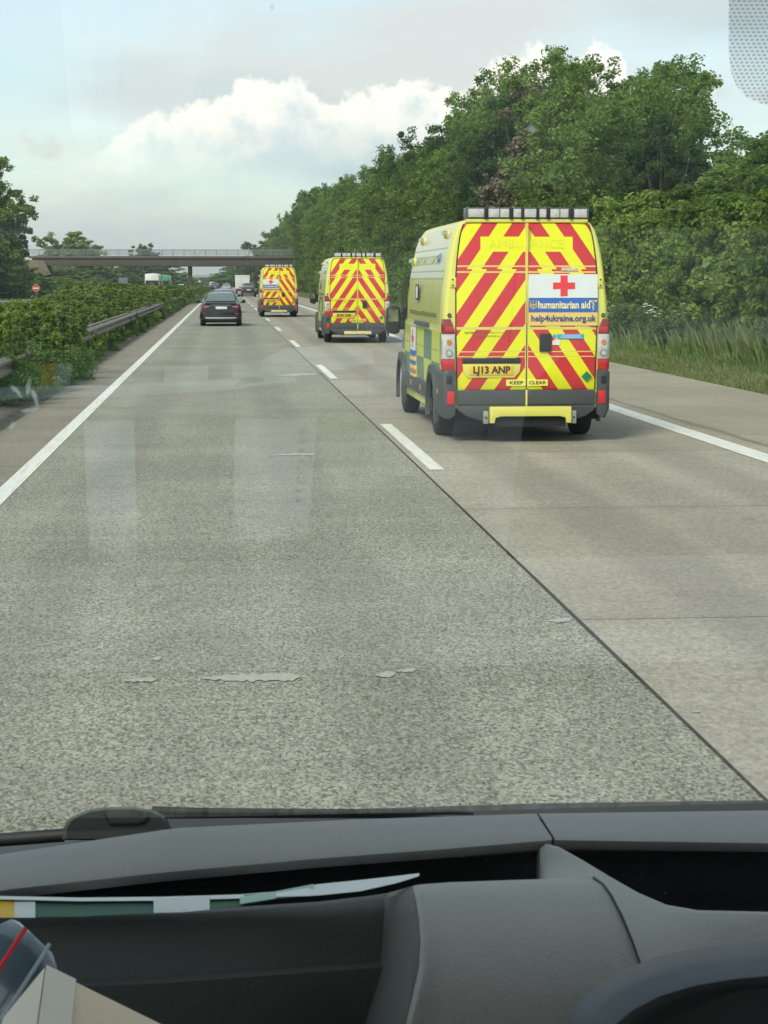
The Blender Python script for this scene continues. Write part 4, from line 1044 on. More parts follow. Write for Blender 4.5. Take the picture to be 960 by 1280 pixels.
car2 = build_car('sedan_car', 'pale roofed car hidden mostly behind the black saloon in the left lane', 'car', car_paint('silver_paint', (.42, .44, .45)), loc=(at(279, 112), 112, 0))
suv = build_car('off_road_car', 'dark off-road car with pale bumper ends driving behind the white box lorry', 'car', car_paint('dark_red_paint', (.055, .028, .032)), 'suv', loc=(at(311, 222), 222, 0))
far1 = build_car('estate_car', 'tiny dark blue car far ahead in the left lane before the white one', 'car', car_paint('blue_paint', (.03, .04, .08)), 'suv', loc=(at(269, 330), 330, 0), chrome=False)
far2 = build_car('sedan_car', 'tiny white car far ahead under the bridge beside the dark blue one', 'car', car_paint('white_paint', (.70, .71, .72)), loc=(at(283.5, 350), 350, 0), chrome=False)
far3 = build_car('estate_car', 'tiny white van-like car farthest ahead in the left lane', 'car', car_paint('white_paint', (.7, .71, .72)), 'suv', loc=(at(266, 460), 460, 0), chrome=False)
opp1 = build_car('sedan_car', 'white car coming the other way before the white lorry, roof above the bushes', 'car', car_paint('white_paint', (.7, .71, .72)), loc=(at(178.5, 292), 292, -.74), rz=math.pi)
opp2 = build_car('estate_car', 'white car coming the other way just left of the bridge pillar', 'car', car_paint('white_paint', (.7, .71, .72)), 'suv', loc=(at(227, 430), 430, -.5), rz=math.pi)
WHT = mat('white_box', (.66, .67, .66), .5, var=.05)
def box_lorry_rear(loc, label):
    root = thing('box_lorry', label, 'lorry', loc)
    q = MB(); q.box(-1.07, 1.07, 0, 5.2, .78, 2.78); bx = q.obj('cargo_box', WHT, root, bevel=.03)
    q = MB(); q.box(-1.0, -.012, -.025, .01, .85, 2.45); q.obj('rear_door', WHT, root, bevel=.01)
    q = MB(); q.box(.012, 1.0, -.025, .01, .85, 2.45); q.obj('rear_door', WHT, root, bevel=.01)
    q = MB(); q.box(-1.0, 1.0, -.02, .0, 2.50, 2.54); q.obj('door_rail', M_STEEL, root)
    q = MB(); q.box(-.95, .95, .1, 5.0, .5, .78); q.obj('chassis', M_UNDER, root)
    q = MB(); q.box(-1.0, 1.0, -.04, .06, .50, .62); q.obj('rear_bumper', M_CLAD, root, bevel=.01)
    for s in (-1, 1):
        for yc in (1.4, 5.9): wheel(root, s * 1.0, yc, .36, .26, side=s)
        q = MB(); q.box(*sorted((s * .72, s * .98)), -.05, .02, .65, .76); q.obj('tail_lamp', M_REDL, root, bevel=.01)
        q = MB(); q.box(*sorted((s * 1.1, s * 1.3)), 6.1, 6.2, 1.5, 1.9); q.obj('door_mirror', M_BLACK, root, bevel=.02)
    q = MB(); q.loft([trap(5.3, .95, .9, .5, 2.1), trap(6.2, .95, .88, .5, 2.1), trap(6.7, .92, .8, .5, 1.5), trap(7.1, .85, .7, .5, 1.1)]); q.obj('cab', WHT, root, smooth=40)
    q = MB(); q.sheet([(-.8, 6.40, 1.95), (.8, 6.40, 1.95), (.84, 6.72, 1.55), (-.84, 6.72, 1.55)]); q.obj('windscreen', M_GLASS, root)
    return root
box_lorry_rear((at(303.5, 268), 268, 0), 'white box lorry driving ahead of the dark off-road car, seen from behind')
def tractor_front(loc, label, paint, paint2, H=3.85):
    """lorry coming towards the camera (front faces -y)"""
    root = thing('lorry', label, 'lorry', loc)
    q = MB(); q.loft([trap(0, 1.16, 1.08, .5, H - .25, .2), trap(.12, 1.22, 1.14, .4, H - .08, .2), (trap(.6, 1.24, 1.18, .4, H, .2)), trap(2.2, 1.24, 1.18, .4, H, .2)]); q.obj('cab', paint, root, smooth=40)
    q = MB(); q.prism([(x, -.035, z) for x, z in ((-1.08, 1.75), (1.08, 1.75), (1.04, 2.62), (-1.04, 2.62))], (0, .05, 0)); ws = q.obj('windscreen', M_GLASS, root, bevel=.02)
    q = MB(); q.box(-1.1, 1.1, -.10, -.02, 2.62, 2.76); q.obj('sun_visor', M_BLACK, root, bevel=.02)
    q = MB()
    for k in range(4): q.box(-.85, .85, -.03, .0, .85 + k * .2, .97 + k * .2)
    q.obj('grille', M_CLAD, root, bevel=.01)
    q = MB(); q.box(-1.2, 1.2, -.12, .1, .35, .72); q.obj('bumper', paint, root, bevel=.04)
    for s in (-1, 1):
        q = MB(); q.box(*sorted((s * .8, s * 1.12)), -.14, -.08, .48, .64); q.obj('headlamp', M_CLEAR, root, bevel=.02)
        q = MB(); q.box(*sorted((s * 1.28, s * 1.45)), -.05, .12, 1.85, 2.6); q.obj('door_mirror', M_BLACK, root, bevel=.03)
        for yc in (1.3, 5.0): wheel(root, s * 1.2, yc, .5, .32, side=s)
    q = MB(); q.box(-1.25, 1.25, 2.8, 14, 1.0, H - .05); q.obj('trailer', paint2, root, bevel=.03)
    q = MB(); q.box(-.9, .9, .5, 13.5, .45, .95); q.obj('chassis', M_UNDER, root)
    return root
tractor_front((at(190.5, 298), 298, -.74), 'white lorry coming the other way, its cab showing above the bushes', mat('white_cab', (.66, .67, .64), .35, coat=.5), WHT)
tractor_front((at(204.5, 370), 370, -.74), 'green and white lorry following the white one on the opposite carriageway', mat('green_cab', (.03, .33, .16), .35, coat=.5), WHT)
tractor_front((at(233.5, 520), 520, -.6), 'distant white lorry coming the other way beside the bridge pillar', mat('white_cab', (.66, .67, .64), .35, coat=.5), WHT, 3.3)

# ================================================================== bridge
CONC = mat('bridge_concrete', (.085, .072, .058), .85, var=.18, scale=.5, bump=.2)
CONC2 = mat('abutment_concrete', (.20, .165, .12), .9, var=.15, scale=.4)
RAILM = mat('railing_paint', (.22, .25, .25), .5)
YB = 335.0
br = thing('road_bridge', 'long flat grey concrete bridge crossing over the motorway on a single slim pillar', 'bridge', (0, YB, 0))
zt = P(200, 320.0, YB).z; zb_ = P(200, 332.8, YB).z; xl_ = P(40, 325, YB).x; xr_ = P(388, 325, YB).x
q = MB(); q.prism([(xl_, 0, zt - .35), (xr_, 0, zt - .35), (xr_, 0, zb_ + .1), (xr_ - 1, .0, zb_), (xl_ + 4, 0, zb_), (xl_, 0, zb_ + .35)], (0, 8, 0)); q.obj('deck', CONC, br, bevel=.06)
q = MB(); q.box(xl_ - .6, xr_, -.28, 8.28, zt - .42, zt); q.obj('parapet_beam', mat('parapet_concrete', (.125, .108, .088), .85, var=.2, scale=.5), br, bevel=.05)
for s, yy in ((0, -.1), (1, 8.1)):
    q = MB(); hz = 1.15
    for zz in (zt + .42, zt + .78, zt + hz): q.tube([(xl_ - .6, yy, zz), (xr_, yy, zz)], .045 if zz > zt + 1 else .03, 6)
    x = xl_ - .6
    while x < xr_: q.tube([(x, yy, zt), (x, yy, zt + hz)], .035, 5); x += 2.0
    rl = q.obj('railing', RAILM, br)
q = MB(); 
x = xl_ - .6
while x < xr_: q.tube([(x, -.1, zt + .05), (x, -.1, zt + 1.1)], .011, 3); x += .14
q.obj('railing_bars', RAILM, br)
xp = P(237.2, 340, YB).x
q = MB(); q.prism([(xp - .36, 1.5, -.8), (xp + .36, 1.5, -.8), (xp + .36, 1.5, zb_ + .02), (xp - .36, 1.5, zb_ + .02)], (0, 5, 0)); q.obj('pillar', CONC, br, bevel=.08)
q = MB(); xa = P(24, 335, YB).x
q.prism([(xl_ - 4, -.4, zt - .44), (xl_ + 2.2, -.4, zt - .9), (xl_ + 3.4, -.4, zt - 3.4), (xl_ - 4, -.4, zt - 4.6)], (0, 9, 0)); q.obj('abutment', CONC2, br, bevel=.05)
q = MB(); q.prism([(xr_ - 1, -.4, zt - .44), (xr_ + 6, -.4, zt - .44), (xr_ + 6, -.4, zt - 5.5), (xr_ - 1, -.4, zt - 5.5)], (0, 9, 0)); q.obj('abutment', CONC2, br, bevel=.05)
br2 = thing('far_bridge', 'thin pale bridge crossing the motorway in the far distance', 'bridge', (0, 1300, 0))
q = MB(); q.box(-40, 40, 0, 8, 4.4, 5.3); q.obj('deck', mat('far_concrete', (.4, .4, .38), .9), br2)
q = MB(); q.box(-7.5, -6.7, 2, 6, -.8, 4.4); q.obj('pillar', mat('far_concrete', (.4, .4, .38), .9), br2)

# ================================================================== guard rails and signs
GALV = mat('weathered_galvanised', (.20, .18, .15), .6, .25, var=.25, scale=3)
GALV2 = mat('bright_galvanised', (.42, .45, .45), .5, .3, var=.12, scale=3)
def w_rail(pts, zc, face, name, mt, root):
    """double-wave beam following the points; face = direction of the waves in x"""
    prof = [(-.0, -.155), (.035, -.13), (.075, -.10), (.075, -.06), (.03, -.02), (.03, .02), (.075, .06), (.075, .10), (.035, .13), (0, .155)]
    q = MB(); rg_ = []
    for (x, y, dz) in pts: rg_.append([(x + face * a, y, zc + dz + b_) for a, b_ in prof] + [(x + face * (a - .006), y, zc + dz + b_) for a, b_ in reversed(prof)])
    q.loft(rg_); return q.obj(name, mt, root, smooth=25)
gr_ = thing('guard_rail', 'weathered grey steel guard rail half swallowed by the bushes of the central reservation', 'guard rail', (-3.42, 0, 0))
pts = [(0, 12 + i * 4, 0) for i in range(34)] + [(-.02, 148, -.02), (-.1, 152, -.3)]
w_rail(pts, .62, 1, 'rail', GALV, gr_)
for i in range(34):
    q = MB(); y = 12 + i * 4.0; q.box(-.13, -.065, y, y + .10, -.1, .76); q.box(-.07, .0, y + .02, y + .08, .55, .70); q.obj('post', GALV, gr_)
q = MB(); q.box(-.30, -.20, 12, 148, .68, .75); q.obj('back_rail', GALV, gr_)
g2_ = thing('guard_rail', 'bright galvanised guard rail ending beside the opposite carriageway below the no-entry sign', 'guard rail', (0, 0, 0))
pp = []
for (px, py, Y) in [(-90, 381, 140), (-40, 379.5, 158), (0, 378.5, 177), (30, 376.5, 200), (55, 375.5, 222), (62, 377.0, 226), (70, 381, 229)]:
    p = P(px, py, Y); pp.append((p.x, p.y, p.z))
w_rail([(x, y, z) for x, y, z in pp], 0, 1, 'rail', GALV2, g2_)
for (x0, y0, z0), (x1, y1, z1) in zip(pp, pp[1:]):
    n = max(1, int((y1 - y0) / 6))
    for i in range(n):
        u = i / n; x, y, z = x0 + (x1 - x0) * u, y0 + (y1 - y0) * u, z0 + (z1 - z0) * u
        q = MB(); q.box(x - .1, x - .03, y, y + .1, ground_z(x, y) - .1, z + .12); q.obj('post', GALV2, g2_)
POLE = mat('sign_pole', (.34, .35, .35), .5, .4)
BACK = mat('sign_back', (.13, .16, .20), .6)
def sign_round(px, py, Y, r, label, kind):
    p = P(px, py, Y); root = thing('road_sign', label, 'road sign', (p.x, Y, ground_z(p.x, Y)))
    zc = p.z - root.location.z
    q = MB(); q.tube([(0, .05, 0), (0, .05, zc + r)], .035, 8); q.obj('pole', POLE, root)
    q = MB(); q.disc((0, 0, zc), (0, 1, 0), r, r, .02, 28); q.obj('disc', M_WHITE, root)
    if kind == 'noentry':
        q = MB(); q.disc((0, -.006, zc), (0, 1, 0), r * .93, r * .93, .006, 28); rd = q.obj('red_field', mat('sign_red', (.62, .02, .03), .4), root)
        q = MB(); q.box(-r * .72, r * .72, -.012, -.004, zc - r * .17, zc + r * .17); q.obj('white_bar', M_WHITE, rd)
    else:
        q = MB(); n = 28
        q.loft([[(k * math.cos(2*math.pi*i/n), -.008, zc + k * math.sin(2*math.pi*i/n)) for i in range(n)] for k in (r, r * .8)], cap=False); q.obj('red_ring', mat('sign_red', (.62, .02, .03), .4), root)
    return root
sign_round(45, 360.2, 212, .40, 'round red no-entry sign with a white bar beside the exit on the left', 'noentry')
sign_round(324, 353, 430, .42, 'small round white sign with a red rim standing by the far right verge', 'ring')
def sign_board(px, py, Y, w_, h_, label, mt, kind=None):
    p = P(px, py, Y); root = thing('road_sign', label, 'road sign', (p.x, Y, ground_z(p.x, Y))); zc = p.z - root.location.z
    for s in (-.3, .3):
        q = MB(); q.tube([(s * w_, .06, 0), (s * w_, .06, zc + h_ * .45)], .04, 8); q.obj('pole', POLE, root)
    q = MB(); q.box(-w_ / 2, w_ / 2, 0, .03, zc - h_ / 2, zc + h_ / 2); bd = q.obj('board', mt, root, bevel=.01)
    if kind == 'stripes':
        q = MB(); k = h_ / 3
        for i in (-1, 0, 1):
            z0 = zc + i * k
            q.prism([(-w_ / 2, -.004, z0 + k * .35), (w_ / 2, -.004, z0 - k * .25), (w_ / 2, -.004, z0 - k * .25 + k * .45 if i < 1 else z0 - k * .25 + k * .45), (-w_ / 2, -.004, min(z0 + k * .8, zc + h_ / 2))], (0, .006, 0))
        q.obj('red_stripe', mat('sign_red', (.62, .02, .03), .4), bd)
    else:
        q = MB(); q.box(-w_ / 2, w_ / 2, -.03, -.002, zc - .04, zc + .04); q.box(-w_ / 2, w_ / 2, -.03, -.002, zc + h_ * .3, zc + h_ * .3 + .06); q.obj('rear_brace', POLE, bd)
    return root
sign_board(154, 352.5, 300, 1.45, 1.45, 'dark blue grey back of a square road sign above the bushes on the left', BACK)
sign_board(74, 367.5, 255, .75, .75, 'small grey back of a road sign beside the striped marker', mat('grey_sign_back', (.26, .28, .29), .6))
sign_board(69, 371.5, 232, .45, .85, 'red and white striped marker board at the end of the left guard rail', M_WHITE, 'stripes')
tri = thing('warning_sign', 'tiny triangular red and white warning sign far ahead on the reservation', 'road sign', (P(249, 350, 620).x, 620, -.3))
q = MB(); q.tube([(0, 0, 0), (0, 0, 2.2)], .05, 6); q.obj('pole', POLE, tri)
q = MB(); q.prism([(-.8, -.05, 1.7), (.8, -.05, 1.7), (0, -.05, 3.0)], (0, .03, 0)); tb = q.obj('board', mat('sign_red', (.62, .02, .03), .4), tri)
q = MB(); q.prism([(-.5, -.06, 1.87), (.5, -.06, 1.87), (0, -.06, 2.65)], (0, .009, 0)); q.obj('white_field', M_WHITE, tb)
# ================================================================== the van we sit in
def soft(name, col, rough=.62, var=.05, bump=.25):
    if name in MATS: return MATS[name]
    m = mat(name, col, rough, var=var, scale=9, spec=.35); t = NT(m.node_tree); b = t.n['Principled BSDF']
    co = t.a('ShaderNodeTexCoord').outputs['Object']
    gr = t.noise(co, 850, 2, .6); vo = t.a('ShaderNodeTexVoronoi', inp={'Vector': co, 'Scale': 620.0}).outputs['Distance']
    old = b.inputs['Base Color'].links[0].from_socket
    c = t.mix(t.m('MULTIPLY', t.step(gr, .45, .75), .28), old, tuple(k * .45 for k in col))
    dust = t.m('MULTIPLY', t.step(t.noise(co, 320, 3, .7), .66, .74), t.step(t.noise(co, 14, 3, .6), .4, .7))
    c = t.mix(t.m('MULTIPLY', dust, .5), c, (.42, .41, .37)); t.l.new(c, b.inputs['Base Color'])
    bp = t.a('ShaderNodeBump', inp={'Height': t.m('ADD', vo, gr), 'Strength': .35, 'Distance': .0006}); t.l.new(bp.outputs[0], b.inputs['Normal'])
    return m
M_DASH = soft('dashboard_grey', (.385, .385, .36)); M_DARKT = soft('dark_tray', (.11, .12, .115), .7); M_TROUGH = soft('trough_black', (.03, .032, .032), .8); M_COWL = soft('cowl_blue_grey', (.075, .088, .105), .5)
DO = Vector((0, .95, 1.6))
dash = thing('dashboard', 'grey plastic dashboard of our own van along the bottom of the view', 'dashboard', DO)
def D(px, py, Y): return P(px, py, Y) - DO
def off(v, dx=0, dy=0, dz=0): return v + Vector((dx, dy, dz))
PXS = list(range(-420, 1500, 24))
LU = [(-420, 1150), (0, 1068), (220, 1035), (450, 1024), (670, 1017), (960, 1013), (1500, 1012)]
LL = [(-420, 1200), (0, 1113), (200, 1091), (400, 1073), (560, 1061), (690, 1050), (960, 1054), (1500, 1060)]
def ledge_ring(px, inset=0.0):
    u, l = lerp(LU, px), lerp(LL, px); g_ = 1.100
    a = D(px, u + 10, g_ + .03); b_ = D(px, u, g_); c = D(px, u + .22 * (l - u), g_ - .012); d = D(px, u + .60 * (l - u), g_ - .032); e = D(px, u + .92 * (l - u), g_ - .044); f = D(px, l, g_ - .046)
    return [a, b_, c, d, e, f, off(f, 0, .004, -.007), off(f, 0, .015, -.010), off(a, 0, -.01, -.02)]
def ledge(p0, p1, name):
    q = MB(); xs_ = [p0] + [p for p in PXS if p0 + 5 < p < p1 - 5] + [p1]
    q.loft([ledge_ring(p) for p in xs_]); return q.obj(name, M_DASH, dash, smooth=50)
def seam_x(py): return 0
# the padded ledge is two mouldings meeting at a slanted seam
q = MB(); xs_ = [p for p in PXS if p < 655]
rings = [ledge_ring(p) for p in xs_]
def slant(x0, x1):
    r = []
    for i, v in enumerate(ledge_ring(x0)):
        pass
    A_, B_ = ledge_ring(x0), ledge_ring(x1); ks = [0, 0, .25, .65, 1, 1, 1, 1, 0]
    return [a + (b_ - a) * k for a, b_, k in zip(A_, B_, ks)]
rings.append(slant(670, 690)); q.loft(rings); q.obj('padded_ledge', M_DASH, dash, smooth=50, bevel=0)
q = MB(); q.loft([slant(673.5, 693.5)] + [ledge_ring(p) for p in PXS if p > 705]); q.obj('padded_ledge', M_DASH, dash, smooth=50)
q = MB(); q.loft([[v + Vector((0, .002, -.004)) for v in slant(668, 688)], [v + Vector((0, .002, -.004)) for v in slant(676, 696)]]); q.obj('ledge_seam', M_BLACK, dash, smooth=50)
# dark trough running under the ledge: back wall, floor
FZ = CAMZ - .391 - DO.z
q = MB(); rg_ = []
for p in PXS:
    f = ledge_ring(p)[5]
    rg_.append([off(f, 0, .045, -.004), off(f, 0, .035, -.03), Vector((f.x, f.y + .02, FZ)), Vector((f.x, f.y - .09, FZ)), Vector((f.x, f.y - .30, FZ - .003)), Vector((f.x, f.y - .30, FZ - .03)), Vector((f.x, f.y + .06, FZ - .03))])
q.loft(rg_); q.obj('storage_trough', M_TROUGH, dash, smooth=50)  # trough is coloured nearly black throughout
# left tray: its rear wall rises to a ridge
q = MB(); rg_ = []
RT = [(-420, 1165), (0, 1148), (250, 1142), (400, 1132), (470, 1124), (560, 1108)]
for p in range(-420, 560, 20):
    t0 = lerp(RT, p); r0 = D(p, t0, .935)
    rg_.append([off(r0, 0, .02, -.03), off(r0, 0, .012, -.002), r0, off(r0, 0, -.008, -.004), off(r0, 0, -.012, -.012), D(p, lerp([(-420, 1245), (200, 1222), (560, 1195)], p), .915), D(p, lerp([(-420, 1252), (200, 1229), (560, 1203)], p), .905), off(r0, 0, -.035, -.085), off(r0, 0, .02, -.085)])
q.loft(rg_); q.obj('tray_wall', M_DARKT, dash, smooth=40)
# rounded central pod
q = MB(); rows = []
def pod_top(px): return lerp([(440, 1128), (500, 1112), (520, 1106), (560, 1103), (640, 1100), (740, 1097), (752, 1100)], px)
cols = [(514, .005), (518, .0005), (523, -.002), (529, -.0015), (536, 0), (560, 0), (640, 0), (700, 0), (722, 0), (742, 0)]
LIP = [(1100, 0), (1165, 10), (1220, 7), (1280, -10), (1380, -30)]
rg_ = []
for i, (p, rec) in enumerate(cols):
    tp = pod_top(p); L = [D(p + 2, tp + 12, .955 + rec), D(p, tp + 3, .925 + rec), D(p, tp, .908 + rec)]
    for (yy, dep) in ((1106, .893), (1120, .880), (1145, .864), (1175, .851), (1210, .840), (1250, .831), (1300, .823), (1380, .812)):
        xx = p + lerp(LIP, yy) * max(0, min(1, (640 - p) / 110))
        if p > 640: xx = p + (p - 640) / 102 * 55 * min(1.15, max(0, (yy - 1097) / 98)) ** .62
        L.append(D(xx, max(yy, tp + 4), dep + rec * 1.2))
    L.append(off(L[-1], 0, .2, 0)); L.append(off(L[0], 0, .05, -.03)); rg_.append(L)
q = MB(); q.loft(rg_); q.obj('central_pod', M_DASH, dash, smooth=75)
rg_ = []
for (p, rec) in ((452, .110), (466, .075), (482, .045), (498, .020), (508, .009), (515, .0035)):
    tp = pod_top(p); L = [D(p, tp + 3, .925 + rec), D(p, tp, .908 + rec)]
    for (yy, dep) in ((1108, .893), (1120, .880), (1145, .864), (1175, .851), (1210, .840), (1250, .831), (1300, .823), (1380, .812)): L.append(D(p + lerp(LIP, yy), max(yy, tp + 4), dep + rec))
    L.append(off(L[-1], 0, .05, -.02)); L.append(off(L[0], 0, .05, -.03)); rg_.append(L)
q = MB(); q.loft(rg_); q.obj('tray_cheek', soft('cheek_shade_grey', (.15, .155, .145)), dash, smooth=75)  # shade of the recessed cheek is put into this darker grey
# right moulding: fin that sweeps from the ledge round the right hand tray
A_ = [(675, 1060, 1.055), (684, 1056, 1.050), (700, 1060, 1.02), (730, 1077, .975), (765, 1098, .932), (800, 1118, .916), (835, 1133, .905), (875, 1140, .898), (960, 1142, .894), (1100, 1144, .892), (1500, 1150, .892)]
B0 = [(680, 1102, .985), (690, 1104, .965), (712, 1105, .94), (742, 1097, .908), (754.5, 1106, .893), (764.4, 1120, .880), (777.3, 1145, .864), (789.7, 1175, .851), (802, 1210, .840), (860, 1330, .82), (1500, 1340, .82)]
rg_ = []
for (a, b_) in zip(A_, B0):
    a3, b3 = D(*a), D(*b_)
    mid = D(a[0] * .72 + b_[0] * .28, a[1] * .72 + b_[1] * .28, a[2] * .80 + b_[2] * .20); m2 = D(a[0] * .35 + b_[0] * .65, a[1] * .35 + b_[1] * .65, a[2] * .50 + b_[2] * .50)
    ed = D(a[0], a[1] + 1.5, a[2] - .004)
    rg_.append([off(a3, 0, .012, -.06), off(a3, 0, .010, -.006), off(a3, 0, .004, -.0005), ed, mid, m2, b3, off(b3, 0, .03, -.05)])
q = MB(); q.loft(rg_); q.obj('right_moulding', M_DASH, dash, smooth=60)
# seam between the pod and the right moulding
q = MB(); q.tube([D(x, y, d - .0012) for x, y, d in ((742, 1097, .908), (754.5, 1106, .893), (764.4, 1120, .880), (777.3, 1145, .864), (789.7, 1175, .851), (802, 1210, .840), (802, 1250, .831))], .0007, 6); q.obj('moulding_seam', M_BLACK, dash, smooth=60)
# instrument cowl at the lower right
out_ = [(690, 1330), (700, 1283), (718, 1257), (745, 1232), (780, 1211), (825, 1195), (880, 1184), (960, 1177), (1080, 1172), (1300, 1172)]
in_ = [(742, 1340), (750, 1300), (766, 1283), (792, 1262), (825, 1245), (868, 1232), (915, 1224), (980, 1218), (1090, 1214), (1300, 1214)]
rg_ = []
for (o_, i_) in zip(out_, in_):
    mx_, my_ = (o_[0] * .55 + i_[0] * .45), (o_[1] * .55 + i_[1] * .45)
    rg_.append([D(o_[0], o_[1] + 8, .80), D(o_[0], o_[1], .755), D(o_[0] * .85 + i_[0] * .15, o_[1] * .85 + i_[1] * .15, .735), D(mx_, my_, .715), D(i_[0], i_[1], .70), D(i_[0] + 3, i_[1] + 5, .702), D(i_[0] + 8, i_[1] + 10, .75), D(i_[0] + 8, i_[1] + 16, .80)])
q = MB(); q.loft(rg_); cowl = q.obj('instrument_cowl', M_COWL, dash, smooth=60)
q = MB(); q.sheet([D(770, 1262, .79), D(860, 1230, .79), D(960, 1222, .79), D(1300, 1218, .79), D(1300, 1420, .77), (D(750, 1420, .77)), D(752, 1310, .78)]); q.obj('instrument_face', M_BLACK, cowl)
q = MB(); n = 24; q.tube([D(885 + 62 * math.cos(math.pi * k / n), 1300 - 32 * math.sin(math.pi * k / n), .79) for k in range(n + 1)], .0028, 6); q.obj('dial_rim', M_COWL, cowl, smooth=60)
# body of the dash below, so that nothing is hollow
q = MB(); q.box(-1.0, 1.0, -.02, .22, -.75, -.20); q.box(-1.0, 1.0, -.25, -.02, -.75, -.16); q.obj('dash_body', M_DARKT, dash)

# ---- paper folder lying across the tray ridge
pap = thing('paper_folder', 'thin white and green paper folder lying across the dashboard tray', 'folder', D(250, 1130, .93) + DO)
PO = pap.location.copy()
def paper(cols_, name, m_, parent, th=.0004):
    q = MB(); rg_ = []
    for (p, t0, t1, dt, db) in cols_:
        a, b_ = P(p, t0, dt) - PO, P(p, t1, db) - PO
        rg_.append([a, b_, off(b_, 0, .001, -th), off(a, 0, .001, -th)])
    q.loft(rg_); return q.obj(name, m_, parent, smooth=60)
WP = mat('white_paper', (.74, .78, .76), .6, var=.05, scale=30); GP = mat('green_paper', (.035, .12, .075), .55, var=.15); LG = mat('mint_paper', (.33, .55, .45), .55)
base = [(-300, 1124, 1150, .945, .925), (0, 1121, 1146, .94, .92), (100, 1123, 1146, .94, .92), (200, 1122, 1140, .938, .922), (300, 1119, 1133, .935, .922), (350, 1115, 1123, .932, .922), (400, 1106, 1118, .930, .915), (450, 1100, 1114, .928, .912), (497, 1095, 1103, .925, .912), (523, 1092, 1096, .922, .915)]
paper(base[:6], 'green_sheet', GP, pap)
paper([(p, t0 - 1, t0 + lerp([(-300, 2.5), (300, 4), (400, 12)], p), dt + .001, dt - .006) for p, t0, t1, dt, db in base[:7]], 'folded_edge', WP, pap)
paper([(p, t0, t1 if p < 523 else t1, dt - .003, db - .004) for p, t0, t1, dt, db in ((345, 1114, 1121, .932, .922), (385, 1107, 1120, .930, .914), (400, 1105, 1119, .930, .914), (450, 1100, 1114, .928, .912), (495, 1095, 1104, .925, .912), (524, 1091.5, 1095, .922, .915))], 'white_sheet', WP, pap)
paper([(300, 1121, 1130, .929, .920), (345, 1114, 1123, .928, .918), (392, 1105, 1119, .926, .9138)], 'mint_band', LG, pap)
paper([(192, 1123, 1141, .932, .9208), (230, 1122, 1140, .932, .9208), (262, 1121, 1137, .932, .9208)], 'white_label', WP, pap)
paper([(-2, 1126, 1147, .9342, .919), (18, 1127, 1147, .9342, .919)], 'yellow_label', M_PLATE, pap)
paper([(18, 1127, 1147, .934, .9188), (44, 1127, 1147, .934, .9188)], 'white_label', WP, pap)
# ---- sheets lying in the trough under the ledge: their mirror image stands in the windscreen
WS_Y, WS_Z, WS_A = 1.245, CAMZ - .385, R(48)
def mirrored(px, py, z):
    d = sdir(px, py); tl0 = math.tan(WS_A); Y = (WS_Z + WS_Y * tl0 - CAMZ) / (d.z + tl0)
    p = Vector((0, 0, CAMZ)) + d * Y; n_ = Vector((0, -math.sin(WS_A), -math.cos(WS_A))); r = d - n_ * 2 * d.dot(n_)
    return p + r * ((z - p.z) / r.z)
ZD = CAMZ - .388
DOCM = mat('pale_document', (.80, .86, .90), .6, var=.05, scale=30)
for (c4, lb_) in ((((105, 488), (168, 492), (172, 735), (112, 735)), 'narrow white sheet in the dark trough, mirrored as the left pale streak'),
                 (((294, 482), (400, 480), (386, 700), (292, 690)), 'wider printed white sheet in the trough, mirrored as the right pale streak')):
    pts_ = [mirrored(x, y, ZD) for x, y in c4]; o0 = pts_[0].copy()
    print('doc', [tuple(round(c, 3) for c in v) for v in pts_])
    dn = thing('paper_sheet', lb_, 'paper', o0)
    q = MB(); q.prism([v - o0 for v in pts_], (0, 0, .0006)); sh_ = q.obj('sheet', DOCM, dn)
    if c4[1][0] == 400:
        q = MB()
        c_ = mirrored(374, 505, ZD + .0012) - o0; q.disc(c_, (0, 0, 1), .0040, .0040, .0005, 16)
        for k in range(9): v = mirrored(379 - k * .6, 530 + k * 14, ZD + .0012) - o0; q.box(v.x - .0022, v.x + .0022, v.y - .0016, v.y + .0016, v.z, v.z + .0004)
        q.obj('printing', mat('grey_ink', (.22, .25, .30), .6), sh_)
# ---- plastic sleeve with a red seal, and a cardboard box
bag = thing('plastic_sleeve', 'blue grey plastic sleeve with a red zip line at the lower left of the dashboard', 'plastic sleeve', P(30, 1240, .80))
BO = bag.location.copy()
M_SL = mat('sleeve_plastic', (.10, .16, .21), .2, var=.35, scale=14, coat=.8)
q = MB(); rg_ = []
for (a, b_, da, db) in (((-160, 1300), (60, 1440), .83, .80), ((-70, 1215), (70, 1330), .83, .79), ((-20, 1163), (95, 1262), .83, .80), ((14, 1149), (72, 1213), .83, .81), ((24, 1152), (66, 1192), .832, .815)):
    A3, B3 = P(*a, da) - BO, P(*b_, db) - BO; m_ = (A3 + B3) / 2 + Vector((0, -.008, .004))
    rg_.append([A3, m_, B3, off(B3, 0, .004, -.003), off(A3, 0, .004, -.003)])
q.loft(rg_); q.obj('sleeve', M_SL, bag, smooth=50)
q = MB(); q.tube([P(x, y, d) - BO for x, y, d in ((-60, 1292, .790), (-20, 1240, .794), (8, 1197, .800), (32, 1160, .808))], .0012, 6); q.obj('zip_line', M_RED, bag)
q = MB(); q.tube([P(x, y, d) - BO for x, y, d in ((-40, 1330, .79), (10, 1262, .797), (40, 1215, .803), (62, 1180, .812))], .0010, 6); q.obj('fold_edge', mat('sleeve_edge', (.5, .58, .62), .2, coat=.8), bag)
box = thing('cardboard_box', 'pale cardboard box corner poking up at the lower left corner', 'box', P(60, 1290, .74))
XO = box.location.copy()
CB = mat('cardboard', (.78, .64, .47), .8, var=.06, scale=20); CB2 = mat('white_card', (.80, .74, .65), .7, var=.06, scale=20)
